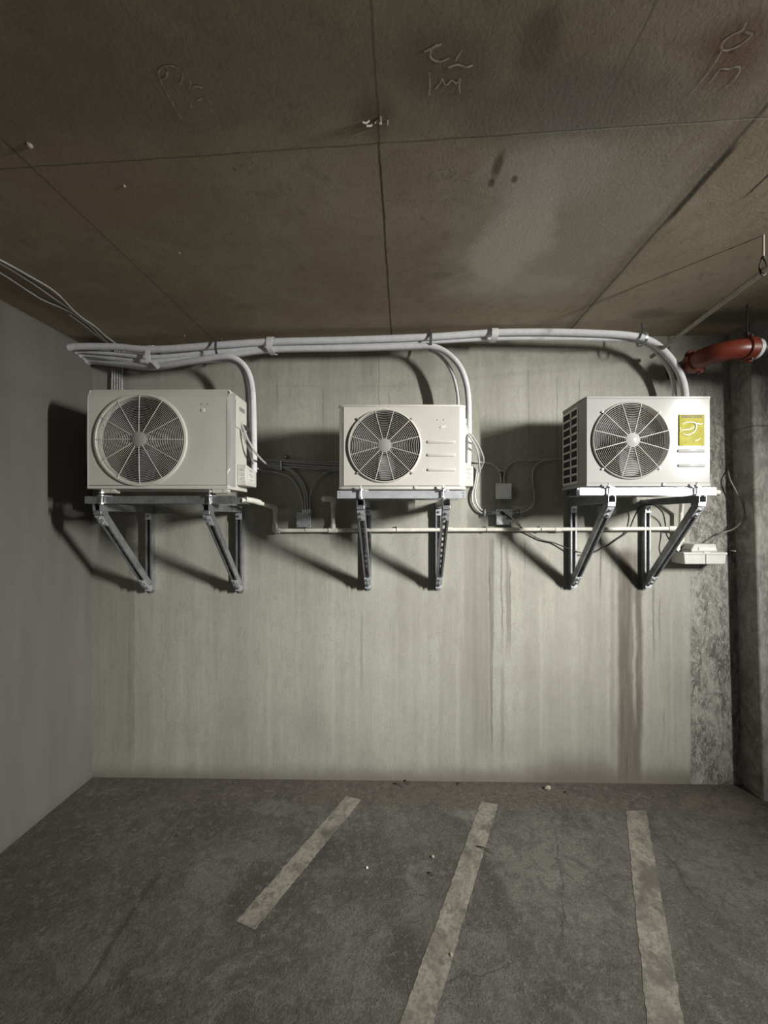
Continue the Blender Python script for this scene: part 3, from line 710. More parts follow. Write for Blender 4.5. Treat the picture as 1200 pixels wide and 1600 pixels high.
for pts, r_ in (([(.10,.33),(.22,.27),(.42,.25),(.60,.28),(.66,.36),(.62,.50),(.50,.60),(.30,.66),(.12,.62)], .0042), ([(.04,.52),(.2,.50),(.36,.49),(.5,.44),(.58,.38)], .0040), ([(.62,.34),(.70,.30),(.82,.32),(.92,.29)], .0040), ([(.58,.85),(.70,.83),(.84,.76)], .0028), ([(.02,.42),(.03,.55)], .0025)):
    pp = smooth_path([(a.x+wx*u, yy-.0015, a.z-hz*v) for u, v in pts], 5); b.tube(pp, r_*.75, 6, rf=lambda f_: .45+.75*math.sin(math.pi*min(1,max(0,f_))))
sl = b.build('sleeve_crease', M['plastic'], yl)

# ------------------------------------------------------------------ strut rails and brackets
def rail(pxa, pxb, pyt, Y, mat, label, group=None, name='mounting_rail', pyb=None, tilt=0):
    a = P(pxa, pyt, Y); c = P(pxb, pyt-tilt, Y); w = .041
    r = empty(name, ((a.x+c.x)/2, Y+w/2, a.z-w), label, 'steel rail', group)
    b = MB(); b.channel((a.x, Y+w/2, a.z-w/2), (c.x, Y+w/2, c.z-w/2), (0,0,1)); b.build('channel', mat, r)
    for e, s_ in ((a, 1), (c, -1)):
        for dz in (.012, .028): b = MB(); b.lathe((e.x+s_*.014, Y-.0002, e.z-dz), [(.0005,-.0008),(.003,-.0006),(.003,.0006)], 'y', 10); b.build('punched_hole', M['ink'], r)
    return r, a.z-w
def bracket(px_wall, end_px, Yend, ztop, py_bot, label, mat, darkmat, group, rodpx, zr, flip=0):
    X = px2x(px_wall); Xe = X; w = .041; w2 = w/2
    zbm = py2z(py_bot)
    r = empty('wall_bracket', (X, YW, zbm), label, 'wall bracket', group)
    # wall channel
    b = MB(); b.channel((X, YW-w2, zbm), (X, YW-w2, ztop-w-.004), (0,-1,0)); wc = b.build('wall_channel', darkmat, r)
    for k in range(6):
        zz = zbm+.10+k*.07
        b = MB(); b.box((X-.006, YW-.0038, zz), (X+.006, YW-.0030, zz+.022)); b.build('lit_slot_plate', M['galv_bright'], wc)  # bright plates imitate lit wall seen through the slots
    # arm
    b = MB(); b.channel((X, Yend, ztop-w2), (X, YW, ztop-w2), (0,0,1)); b.build('arm', mat, r)
    # diagonal
    p0 = Vector((X, Yend+.035, ztop-w-.018)); p1 = Vector((X, YW-w-.012, zbm+.045))
    b = MB(); d = (p1-p0).normalized(); nrm = Vector((0, d.z, -d.y)); nrm = nrm if nrm.y < 0 else -nrm
    b.slotted(p0, p1, nrm); dg = b.build('diagonal_strut', darkmat, r)
    # plates with bolts at the three joints
    def plate(c, ax_u, ax_n, hu, hw, nb):
        c = Vector(c); u = Vector(ax_u).normalized(); n = Vector(ax_n).normalized(); s_ = u.cross(n); b = MB()
        q = [c+u*(i*hu)+s_*(j*hw) for i, j in ((-1,-1),(1,-1),(1,1),(-1,1))]
        b.add([v-n*.002 for v in q]+[v+n*.003 for v in q], [(3,2,1,0),(4,5,6,7),(0,1,5,4),(1,2,6,5),(2,3,7,6),(3,0,4,7)])
        f = b.build('joint_plate', M['galv_bright'], r)
        for k in range(nb):
            cc = c+u*((k-(nb-1)/2)*.036)
            b = MB(); b.tube([cc+n*.002, cc+n*.009], .009, 6); b.tube([cc+n*.008, cc+n*.014], .0045, 8); b.build('bolt', M['galv'], f)
    plate(p0+d*.028+nrm*(w2+.002), d, nrm, .036, .0195, 2)
    plate(p1-d*.028+nrm*(w2+.002), d, nrm, .036, .0195, 2)
    plate((X, YW-w-.002, zbm+.018), (0,0,1), (0,-1,0), .020, .0195, 1)
    plate((X, YW-w-.002, ztop-w-.026), (0,0,1), (0,-1,0), .022, .0195, 1)
    b = MB(); b.box((X-.022, Yend+.004, ztop-w-.022), (X+.022, Yend+.06, ztop-w)); b.build('corner_fitting', mat, r, .002)
    b = MB(); b.extrude([(X-.0205, zbm-.004), (X+.0205, zbm-.004), (X+.012, zbm-.022), (X-.012, zbm-.022)], 'y', YW-.010, YW-.002); b.build('wall_foot', mat, r)
    # threaded rod through the rail with washers and nuts
    xr = (rodpx-CX)/F*Yend; yr = Yend-.006
    b = MB(); b.cyl((xr, yr, ztop-.006), (xr, yr, zr+.020), .0048, 8); rd = b.build('threaded_rod', M['bolt'], r)
    for zz, rr, hh in ((ztop-.004,.011,.010), (ztop+.001+.041,.016,.006), (zr-.004,.013,.009)):
        b = MB(); b.tube([(xr, yr, zz), (xr, yr, zz+hh)], rr, 6 if rr < .015 else 16); b.build('nut', M['bolt'], rd)
    b = MB(); b.box((xr-.024, yr-.004, ztop+.041), (xr+.024, yr+.05, ztop+.046)); b.build('hold_down_clip', M['galv_bright'], r)
    return r
GA = 'galvanised strut brackets under the outdoor units'
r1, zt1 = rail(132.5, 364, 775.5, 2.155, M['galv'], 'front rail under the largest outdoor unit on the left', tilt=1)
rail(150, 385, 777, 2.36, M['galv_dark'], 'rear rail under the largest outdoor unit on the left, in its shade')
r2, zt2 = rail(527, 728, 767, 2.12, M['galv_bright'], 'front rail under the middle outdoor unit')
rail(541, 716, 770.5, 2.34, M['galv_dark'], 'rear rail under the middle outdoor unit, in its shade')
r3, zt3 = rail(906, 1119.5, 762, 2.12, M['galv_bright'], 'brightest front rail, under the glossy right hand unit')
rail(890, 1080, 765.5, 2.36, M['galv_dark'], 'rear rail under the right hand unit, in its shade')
def zr_of(py, Y): return H+(CY-py)/F*Y
bracket(238, 154, 2.15, zt1, 921, 'leftmost wall bracket, nearest the left wall', M['galv'], M['galv'], GA, 160, zr_of(770, 2.15))
bracket(377, 326, 2.15, zt1, 921, 'wall bracket under the right end of the largest unit', M['galv'], M['galv'], GA, 328, zr_of(768, 2.15))
bracket(576, 562, 2.115, zt2, 917, 'left wall bracket of the middle unit', M['galv'], M['galv'], GA, 563.5, zr_of(765, 2.115))
bracket(684.5, 694, 2.115, zt2, 917, 'right wall bracket of the middle unit, beside the metal boxes', M['galv'], M['galv'], GA, 692, zr_of(763, 2.115))
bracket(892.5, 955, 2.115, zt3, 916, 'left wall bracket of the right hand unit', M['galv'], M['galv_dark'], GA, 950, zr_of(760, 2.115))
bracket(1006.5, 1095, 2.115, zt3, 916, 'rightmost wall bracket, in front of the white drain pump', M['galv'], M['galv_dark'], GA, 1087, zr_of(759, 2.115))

# ------------------------------------------------------------------ insulated pipes
def pipe(name, pts, r, mat, label, cat='pipe', group=None, n=8, seg=14):
    pp = smooth_path([P(*p) if not isinstance(p, Vector) else p for p in pts], n)
    b = MB(); b.tube(pp, r, seg); return tag(b.build(name, mat), label, cat, group)
GP = 'white insulated refrigerant pipes under the ceiling'
def lw(py, Y): return Vector((XL-.02, Y, H+(CY-py)/F*Y))
pipe('insulated_pipe', [lw(544,2.45),(125,541.5,2.455),(180,542,2.46),(240,546,2.45),(345,539,2.44),(425,534,2.44),(550,531,2.44),(670,526.5,2.44),(770,520,2.44),(850,519,2.43),(920,520.5,2.42),(980,524,2.43),(1010,530.5,2.44),(1032,544,2.45),(1052,566,2.46),(1064,588,2.465),(1070,612,2.467),(1071,650,2.47)], .0215, M['foam'],
     'thick white insulated pipe running the whole wall and bending down to the right hand unit', group=GP)
pipe('insulated_pipe', [lw(551,2.50),(130,549,2.505),(180,553,2.50),(240,558,2.48),(345,549,2.47),(425,541.5,2.47),(550,538,2.47),(670,534,2.47),(770,529,2.47),(850,528.5,2.46),(930,529.5,2.45),(985,531.5,2.47),(1010,538,2.485),(1030,554,2.50),(1045,576,2.51),(1053,603,2.51),(1055,650,2.51)], .0135, M['foam'],
     'thin white insulated pipe running the whole wall just below the topmost one', group=GP)
pipe('insulated_pipe', [lw(556,2.535),(137,554,2.54),(180,560,2.53),(240,565,2.50),(345,556,2.48),(425,546,2.47),(550,543.5,2.46),(640,541,2.45),(672,541,2.44),(690,546.5,2.44),(707,559,2.435),(720,576,2.43),(728.5,600,2.43),(732,630,2.43),(732.5,680,2.43),(731,745,2.43)], .0185, M['foam'],
     'thick white insulated pipe bending down behind the right edge of the middle unit', group=GP)
pipe('insulated_pipe', [lw(561,2.56),(141,559,2.565),(180,566,2.56),(240,570,2.54),(345,560,2.53),(425,549,2.52),(550,546.5,2.51),(640,544.5,2.50),(668,546,2.49),(685,554,2.48),(699,569,2.47),(709,589,2.46),(715,615,2.46),(717,650,2.46)], .0115, M['foam'],
     'thin white insulated pipe bending down behind the top of the middle unit', group=GP)
pipe('insulated_pipe', [lw(565,2.585),(145,563,2.585),(180,568,2.55),(240,572,2.47),(300,564,2.42),(345,557.5,2.40),(366,560,2.40),(381,571,2.41),(390,588,2.42),(394.5,612,2.43),(396,650,2.44),(397,700,2.45),(397,738,2.45)], .0185, M['foam'],
     'thick white insulated pipe bending down beside the largest unit', group=GP)
pipe('insulated_pipe', [lw(568,2.60),(149,567,2.60),(180,570,2.58),(240,576,2.52),(300,567,2.46),(345,563,2.44),(362,564,2.44),(375,573,2.44),(382,588,2.45),(386,612,2.46),(387,650,2.47),(390,720,2.48)], .0115, M['foam'],
     'thin white insulated pipe bending down between the largest unit and its thicker pipe', group=GP)
# wraps and clamps round the bundle
def band(px, py0, py1, Y, wpx, mat, name, label, cat, stub=None, depth=.055, tail=None, th=.004):
    a = P(px, py0, Y); c = P(px, py1, Y); w2 = wpx/2/F*Y; zc_ = (a.z+c.z)/2; rz = (a.z-c.z)/2; ry = depth
    r = empty(name, (a.x, Y, c.z), label, cat)
    b = MB(); n = 24; vs = []; L = []
    for i in range(n):
        t_ = 2*math.pi*i/n; cc, ss = math.cos(t_), math.sin(t_); cc = abs(cc)**.85*(1 if cc > 0 else -1); ss = abs(ss)**.85*(1 if ss > 0 else -1); L.append((cc, ss))
    for (k, s_) in ((0,-1),(0,1),(1,1),(1,-1)):
        for (cc, ss) in L: vs.append((a.x+s_*w2+ (zc_-(zc_+rz*ss))*0.0, Y+(ry-k*th)*cc, zc_+(rz-k*th)*ss))
    fs = [(q*n+i, q*n+(i+1)%n, ((q+1)%4)*n+(i+1)%n, ((q+1)%4)*n+i) for q in range(4) for i in range(n)]
    b.add(vs, fs, True); b.build('loop', mat, r)
    if stub: b = MB(); b.tube([P(px, py0+2, Y), P(px+1, (py0+stub)/2, Y), P(px, stub, Y)], .005, 8); b.build('hanger_stub', M['clampgrey'], r)
    if tail:
        b = MB(); q = [P(u, v, Y-depth-.002) for u, v in tail]; b.add(q+[v+Vector((0,.002,0)) for v in q], [(0,1,2,3),(7,6,5,4),(0,1,5,4),(1,2,6,5),(2,3,7,6),(3,0,4,7)]); b.build('loose_tail', mat, r)
    return r
band(240, 541, 577, 2.495, 7, M['tape'], 'tape_wrap', 'white tape wrap with a loose tail round the pipe bundle above the largest unit', 'tape', tail=[(236,566),(243,563),(250,573),(246,577)], depth=.062)
band(425.5, 528.5, 553, 2.475, 9, M['tape'], 'tape_wrap', 'white tape wrap round the pipes between the largest and the middle unit', 'tape', depth=.062)
band(771, 515, 533, 2.45, 10, M['tape'], 'tape_wrap', 'white tape wrap round the two pipes between the middle and the right unit', 'tape', depth=.055)
band(345, 532, 563, 2.46, 3.4, M['clampgrey'], 'pipe_clamp', 'dark pipe clamp where the pipes bend down to the largest unit', 'pipe clamp', stub=528, depth=.072)
band(672, 521, 547, 2.465, 4, M['clampgrey'], 'pipe_clamp', 'dark pipe clamp where the pipes bend down to the middle unit', 'pipe clamp', stub=514, depth=.062)
band(1003, 521, 540, 2.43, 4, M['galv'], 'pipe_clamp', 'grey pipe clamp above the right hand unit', 'pipe clamp', stub=505, depth=.052)

# ------------------------------------------------------------------ drain pipework
D_ = empty('drain_pipe', (px2x(740), 2.60, py2z(828)), 'long thin white plastic drain pipe along the wall under all three units', 'drain pipe')
YD = 2.60; rp = .0135; rfit = .018
def seg_(pts, r=rp, name='pipe', m='pvc'): b = MB(); b.tube([P(*p) for p in pts], r, 14); return b.build(name, M[m], D_)
def bend(pts, name='elbow', r=rfit): b = MB(); b.tube(smooth_path([P(*p) for p in pts], 5), r, 14); return b.build(name, M['pvc'], D_)
seg_([(378,781.5,2.36),(398,783,2.40)]); bend([(384,780.5,2.37),(398,783,2.41),(406,785.5,2.44)]); seg_([(400,784,2.42),(428,793,YD)])
bend([(424,791,2.58),(430,794,YD),(430,801,YD)]); seg_([(430,798,YD),(430,824,YD)]); bend([(429.5,820,YD),(429.5,828.5,YD),(437,829,YD)])
seg_([(432,829,YD),(1052,826,YD)])
b = MB(); b.tube([P(514,828.5,YD), P(528,828.5,YD)], rfit, 14); b.tube([P(520.5,828,YD), P(520.5,819,YD)], rfit, 14); b.build('tee', M['pvc'], D_)
seg_([(520.5,824,YD),(520.5,788,YD)]); bend([(520.5,792,YD),(520.5,782,2.58),(514,780,2.50)]); seg_([(520,781,2.56),(507,779.5,2.46)]); bend([(505,779.5,2.45),(515,780.5,2.51)], 'end_cap', .017)
for px in (702, 872): b = MB(); b.tube([P(px-5,827.2,YD), P(px+5,827.2,YD)], .0165, 14); b.build('coupling', M['pvc'], D_)
bend([(1045,826,YD),(1058,826,2.59),(1066,826,2.58)], 'tee')
seg_([(1102,769.5,2.30),(1080,770,2.38),(1066,778,2.5)]); seg_([(1066,778,2.5),(1064,800,2.58),(1064,842,2.58)]); bend([(1112,769,2.28),(1125,771,2.26)], 'end_cap', .017)
b = MB(); b.tube([P(1064,835,2.58),P(1064,846,2.58)], .0185, 14); b.build('coupling', M['pvc'], D_)
bend([(1063,845,2.58),(1059,852,2.57),(1058,862,2.56)], 'elbow', .0155)
for px in (478, 620, 760, 845, 935):
    b = MB(); c = P(px, 827.6, YD); b.ring(c, .0155, .0022, 18, 5, 'x'); b.box((c.x-.004, YD, c.z+.012), (c.x+.004, YW, c.z+.022)); b.build('pipe_strap', M['galv_dark'], D_)

# ------------------------------------------------------------------ junction boxes
def jbox(pxa, pxb, pya, pyb, Y, kind, label):
    a = P(pxa, pya, Y); c = P(pxb, pyb, Y)
    r = empty('junction_box', ((a.x+c.x)/2, YW, c.z), label, 'junction box')
    b = MB(); b.box((a.x+.001, Y+.002, c.z+.001), (c.x-.001, YW, a.z-.001)); b.build('box_body', M['galv'], r, .005)
    b = MB(); b.box((a.x-.001, Y-.002, c.z-.001), (c.x+.001, Y+.002, a.z+.001)); cv = b.build('cover_plate', M['zinc_cover_sheen'] if kind != 'knock' else M['galv_bright'], r, .003)
    w_ = c.x-a.x; h_ = a.z-c.z
    corners = ((.1,.9),(.9,.1)) if kind == 'blank' else ((.1,.1),(.9,.1),(.1,.9),(.9,.9))
    for u, v in corners:
        b = MB(); b.lathe((a.x+w_*u, Y-.002, c.z+h_*v), [(.0005,-.003),(.005,-.002),(.006,.001)], 'y', 10); b.build('cover_screw', M['bolt'] if kind == 'blank' else M['galv_dark'], cv)
    if kind == 'knock':
        for u in (.27, .73): b = MB(); b.ring((a.x+w_*u, Y-.003, c.z+h_*.5), .015, .0025, 20, 5); b.build('knockout', M['galv_bright'], cv)
    if kind == 'outlet':
        for v in (.30, .72):
            for du, dv in ((-.10,.04),(.02,.04),(-.04,-.07)):
                b = MB(); b.box((a.x+w_*(.42+du)-.002, Y-.0032, c.z+h_*(v+dv)-.004), (a.x+w_*(.42+du)+.002, Y-.0018, c.z+h_*(v+dv)+.004)); b.build('socket_slot', M['ink'], cv)
        b = MB(); b.lathe((a.x+w_*.72, Y-.002, c.z+h_*.42), [(.0005,-.003),(.010,-.002),(.012,.001)], 'y', 12); b.build('test_button', M['galv_dark'], cv)
    return r
YJ = 2.585
jbox(463.5, 485.5, 801, 823.5, YJ, 'knock', 'dull metal junction box left of the middle unit, with four cables entering its top')
jbox(775, 799, 755.5, 779.5, YJ, 'blank', 'upper metal box with blank bright cover between the middle and right units')
jbox(776, 800, 796, 819.5, YJ, 'outlet', 'lower metal outlet box with a black cord plugged in, just above the drain pipe')

# ------------------------------------------------------------------ cables
GC = 'grey armoured cables clipped to the wall'
YC = 2.612
def cable(pts, label, r=.0062, m='cable', Y=YC, group=GC, n=6, name='armoured_cable'):
    pp = [(p[0], p[1], p[2] if len(p) > 2 else Y) for p in pts]
    o = pipe(name, pp, r, M[m], label, 'cable', group, n, 8); return o
cable([(374.5,655,2.31),(380,668,2.30),(387,686,2.30),(397.5,704.5,2.32),(407,716.5,2.40),(418,726,2.50),(437,734,2.60)], 'grey cable looping from the side of the largest unit, upper of the two', m='cable_light', r=.0065)
cable([(373.5,657,2.31),(377,672,2.30),(384,690,2.31),(391,706,2.35),(395,722,2.42),(402,732,2.5),(414,736,2.59),(430,738),(447,743),(459,752),(467,766),(472,782),(473.5,800)], 'grey cable looping from the side of the largest unit down into the dull box', m='cable_light', r=.0062)
cable([(385,727),(410,725),(430,727),(447,732),(460,741),(470,755),(475.5,772),(477.5,800)], 'second cable from the left entering the top of the dull box')
cable([(385,731),(420,727.5),(445,730),(461,738),(472,752),(479,770),(481.5,800)], 'third cable from the left entering the top of the dull box')
cable([(484.5,800),(484.3,785),(485,772),(491,755),(502,742),(513,737),(531,734.5),(560,734)], 'rightmost and thinnest cable entering the top of the dull box', r=.0045)
for k, (pts) in enumerate(([(385,723),(410,720),(430,717.5),(452,719),(480,721),(531,722),(560,722)], [(385,725.5),(420,720.5),(450,721.5),(480,724),(531,726),(560,726)], [(385,729),(420,724.5),(445,725),(480,728),(531,730.5),(560,731)], [(385,734),(415,731),(440,729),(480,731.5),(525,733),(560,733)])):
    cable(pts, ['topmost', 'second from top', 'third from top', 'lowest'][k]+' of the four level cables between the largest and middle units', group='level cables between the left and middle units')
GV = 'upright cables above the left unit'
for k, px in enumerate((176, 180, 184, 188, 191.5)):
    cable([(px+6-k*1.2,540),(px+2,556),(px,575),(px-1,600),(px-1,650)], ['leftmost', 'second from left', 'third from left', 'fourth from left', 'rightmost'][k]+' of the five upright cables between pipe bundle and largest unit', r=.0055, group=GV)
cable([(730,675,2.32),(737,680,2.34),(745,692,2.40),(752,706,2.48),(755.5,719,2.55),(751,733,2.60)], 'outer grey whip looping from the side of the middle unit', m='cable_light', r=.0062)
cable([(730,677,2.32),(736,685,2.33),(743,698,2.38),(747.5,714,2.45),(749.5,738,2.52)], 'inner grey whip looping from the side of the middle unit', m='cable_light', r=.0062)
cable([(740,722),(752,722.5),(766,724),(776,730),(781.5,741),(783,757)], 'cable arching from the middle unit into the top of the blank box')
cable([(787.5,757),(788,742),(793,730),(802,722.5),(815,719.5),(837,719),(860,717.5),(900,716)], 'cable from the top of the blank box running right behind the right hand unit', r=.005)
cable([(890,716.5),(862,718),(846,721.5),(836,728),(832,740),(832.5,757),(835,775),(832,789),(822,797.5),(812,800.5),(797,801.5)], 'cable looping down from behind the right unit into the outlet box', r=.005)
cable([(745,735),(741.5,758),(737.5,772),(739,786),(746,797),(756,802.5),(778,803)], 'outer of two cables curving from under the middle unit to the outlet box', m='cable_light')
cable([(748,735),(744,758),(741.8,772),(745,787),(753,797),(762,799.5),(778,800)], 'inner of two cables curving from under the middle unit to the outlet box', m='cable_light')
# connectors and clips
def connector(a, c, Y, label, r=.009):
    b = MB(); b.tube([P(*a, Y), P(*c, Y)], r, 8); tag(b.build('cable_connector', M['galv_bright']), label, 'connector', 'cable connectors on the junction boxes')
for k, px in enumerate((473.7, 477.6, 481.4, 484.8)): connector((px, 796), (px, 802), YC-.004, ['leftmost','second','third','rightmost'][k]+' cable connector on top of the dull box', .0075)
connector((768, 801), (776.5, 801), YC-.004, 'cable connector on the left side of the outlet box', .012); connector((799, 801.5), (803, 801.5), YC-.004, 'cable connector on the right side of the outlet box')
def clip(px, py, wpx, hpx, label, ang=0):
    c = P(px, py, 2.60); b = MB(); u = wpx/2/228; v = hpx/2/228
    b.box((c.x-u, 2.598, c.z-v), (c.x+u, YW, c.z+v)); b.lathe((c.x+u*.2, 2.598, c.z+v+.003), [(.0005,-.004),(.005,-.002),(.005,.03)], 'y', 8)
    tag(b.build('cable_clip', M['galv'], None, .002), label, 'cable clip', 'small metal cable clips on the wall')
clip(439, 727, 3.5, 16, 'metal clip holding the level cables left of the dull box'); clip(757.5, 802, 3, 9, 'metal clip left of the outlet box'); clip(814, 800.5, 3, 8, 'metal clip right of the outlet box')
clip(784.5, 735.5, 9, 3, 'metal clip above the blank box'); clip(512, 737.5, 5, 3, 'small clip on the thin cable left of the middle unit'); clip(446, 714, 4, 3.5, 'small fixing above the level cables')
# ceiling cables in the upper left corner
def ccable(pts, label, r=.0045, m='cable'):
    pp = smooth_path([PC(p[0], p[1], .008) for p in pts], 6); b = MB(); b.tube(pp, r, 8); tag(b.build('ceiling_cable', M[m]), label, 'cable', 'thin cables under the ceiling at the left wall')
ccable([(-60,375),(0,406),(40,428),(86,456),(120,490),(148,510),(166,526),(181,537)], 'uppermost thin cable along the ceiling at the left wall', m='cable_light')
ccable([(-60,382),(0,411),(50,442),(86,467),(119,489),(140,508),(158,526),(172,539)], 'second thin cable along the ceiling at the left wall', m='cable_light')
ccable([(-60,395),(0,426),(40,452),(66,468),(94,480),(118,492),(146,512)], 'third thin cable along the ceiling at the left wall, sagging apart')
ccable([(108,491),(125,503),(144,518),(160,531),(170,540)], 'short lowest cable along the ceiling just before the back wall')

# black cord with its inline plug
cd = empty('power_cord', P(787,802,2.58), 'black power cord drooping from the outlet box to the drain pump', 'power cord')
pts = [(785,801,2.575),(794,807,2.565),(803,815,2.57),(812,822,2.58),(824,832,2.61),(845,843,2.615),(865,848,2.615),(885,856,2.60),(905,863,2.585),(925,864,2.60),(945,855,2.612),(962,844,2.612),(981,830,2.612),(991,808,2.60),(1001,792,2.56),(1019,788.5,2.52),(1034,799,2.56),(1039,815,2.60),(1041,834,2.60),(1050,850,2.56),(1059,863,2.54)]
b = MB(); b.tube(smooth_path([P(*p) for p in pts], 7), .0042, 8); b.build('cord', M['black'], cd)
b = MB(); b.tube([P(783,800.5,2.585), P(787,803,2.560)], .011, 10); b.build('plug', M['black'], cd)
a = P(800,811,2.565); c = P(812,821.5,2.565); u = (c-a).normalized(); s_ = Vector((-u.z,0,u.x)); hw = .0095; b = MB()
q = [a-s_*hw, c-s_*hw, c+s_*hw, a+s_*hw]; b.add([v+Vector((0,-.009,0)) for v in q]+[v+Vector((0,.009,0)) for v in q], [(0,1,2,3),(7,6,5,4),(0,1,5,4),(1,2,6,5),(2,3,7,6),(3,0,4,7)])
fl = b.build('cord_tag', M['pvc'], cd, .002); fl['label'] = 'cream tag on the cord'

# ------------------------------------------------------------------ condensate pump
Yp0 = 2.50
a = P(1069, 864, Yp0); c = P(1136, 882, Yp0)
pm = empty('drain_pump', ((a.x+c.x)/2, (Yp0+YW)/2, c.z), 'off-white plastic drain pump box mounted low on the wall beside the right bracket', 'pump')
b = MB(); b.extrude([(a.x+.006, c.z), (c.x-.006, c.z), (c.x, a.z), (a.x, a.z)], 'y', Yp0+.004, YW); b.build('tank', M['pump'], pm, .006)
b = MB(); b.box((a.x-.003, Yp0, a.z-.012), (c.x+.003, YW, a.z+.004)); b.build('tank_rim', M['pump'], pm, .003)
xa = P(1082,850,2.54).x; xb = P(1117,850,2.54).x; zt_ = P(1082,850,2.54).z
b = MB(); b.extrude([(xa-.02, a.z+.004), (xb+.018, a.z+.004), (xb+.002, zt_), (xa+.012, zt_)], 'y', 2.535, YW-.004); hd = b.build('motor_cover', M['pump'], pm, .006)
b = MB(); b.box((xa+.035, 2.531, a.z+.014), (xb-.002, 2.536, a.z+.034)); b.build('name_plate', M['white'], hd, .002)
b = MB(); xm = (a.x+c.x)/2+.005; b.box((xm-.018, Yp0-.003, a.z-.002), (xm+.022, Yp0+.004, a.z+.006)); b.box((xm-.001, Yp0-.002, c.z+.004), (xm+.001, Yp0+.002, a.z)); b.build('latch', M['white'], pm)
b = MB(); b.box((a.x+.006, 2.53, a.z+.003), (xa-.012, YW-.02, a.z+.018)); b.build('float_switch', M['black'], pm, .003)
pipe('drain_hose', [(1112,856,2.56),(1113,850,2.56),(1117,842,2.57),(1128,833,2.59),(1143,828,2.58),(1155,819,2.56),(1162,805,2.55),(1160,788,2.56),(1150,768,2.57),(1141,750,2.58),(1138,738,2.61),(1137,731,2.64)], .0048, M['tubeclr'], 'thin grey hose looping from the drain pump up to the corner by the column', 'hose')
pipe('wall_anchor', [(1141,860,2.64),(1149,861,2.52)], .0035, M['tape'], 'short white rod sticking from the wall right of the drain pump', 'rod', n=2)

# ------------------------------------------------------------------ sprinkler pipe, conduit
rd = empty('sprinkler_pipe', (2.1, 2.25, H+.94), 'black iron pipe with a red elbow turning into the wall at the upper right', 'pipe')
ZR = H+1.0; YR = 2.25; rr = .056
b = MB(); b.tube([(2.05,YR,ZR),(5.0,YR,ZR)], .050, 24); b.build('pipe', M['blackpipe'], rd)
R_ = .15; cxr = 2.0; arc = [(2.03,YR,ZR)]+[(cxr-R_*math.sin(t_)*1.0, YR+R_*(1-math.cos(t_)), ZR) for t_ in [math.pi/2*i/10 for i in range(11)]]+[(cxr-R_, YR+R_+.012, ZR)]
b = MB(); b.tube(arc, rr, 24); b.build('elbow', M['red'], rd)
b = MB(); b.tube([(cxr-R_, YR+R_, ZR), (cxr-R_, YW+.02, ZR)], .049, 24); b.build('wall_pipe', M['redd'], rd)
def coupling(c, ax):
    b = MB(); c = Vector(c); u = Vector((1,0,0)) if ax == 'x' else Vector((0,1,0))
    b.tube([c-u*.026, c-u*.022, c+u*.022, c+u*.026], .066, 28, rf=lambda f_: .93 if f_ in (0, 1) else 1)
    o = b.build('coupling', M['red'], rd)
    s_ = Vector((0,0,1)) if ax == 'x' else Vector((-.55,0,.83))
    for k in (-1, 1):
        cc = c+s_*k*.068; b = MB(); v = s_.cross(u)
        q = [cc+v*i*.019+s_*j*.013 for i, j in ((-1,-1),(1,-1),(1,1),(-1,1))]
        b.add([w_-u*.014 for w_ in q]+[w_+u*.014 for w_ in q], [(3,2,1,0),(4,5,6,7),(0,1,5,4),(1,2,6,5),(2,3,7,6),(3,0,4,7)]); e = b.build('bolt_pad', M['red'], o, .006)
        b = MB(); b.tube([cc-v*.030, cc+v*.030], .0065, 8); b.build('coupling_bolt', M['iron'], e)
coupling((2.022,YR,ZR), 'x'); coupling((cxr-R_,YR+R_+.035,ZR), 'y')
b = MB(); b.lathe((2.066,YR,ZR), [(.050,-.010),(.0555,-.010),(.0555,.010),(.050,.010)], 'x', 32); b.build('white_band', M['tape'], rd)
b = MB(); b.cyl((2.015,YR,ZR+.06), (2.015,YR,ceil_z(2.03)+.01), .0045, 8); b.tube([(2.015,YR,ZR+.075),(2.015,YR,ZR+.095)], .012, 6); b.build('hanger_rod', M['iron'], rd)

ct = empty('ceiling_conduit', (1.6, 2.0, H+1.09), 'thin steel conduit hanging under the ceiling at the right, in front of the red elbow', 'conduit')
p0 = P(1190, 426, 1.70); p1 = P(1038, 542, 2.42); dd = (p1-p0)
b = MB(); b.tube([p0-dd*2.2, p1+dd*.20], .0125, 14); b.build('conduit', M['conduit'], ct)
hg = empty('ring_hanger', (p0.x, p0.y, p0.z), 'dark ring hanger carrying the thin conduit at the right edge', 'pipe hanger')
L = []; c0 = p0-dd*.012
for i in range(25):
    a_ = 2*math.pi*i/24; yy = math.cos(a_); xx = math.sin(a_); L.append((c0.x+xx*.017*(1 if yy < 0 else 1-.35*yy), c0.y, c0.z+.020+yy*.038))
b = MB(); b.tube(L, .0035, 8, cap=False); b.build('ring', M['iron'], hg)
b = MB(); b.cyl((c0.x, c0.y, c0.z+.052), (c0.x, c0.y, ceil_z(c0.x)+.005), .0045, 10); b.build('rod', M['tie'], hg)
b = MB(); b.tube([(c0.x, c0.y, c0.z+.052), (c0.x, c0.y, c0.z+.064)], .009, 6); b.build('nut', M['iron'], hg)

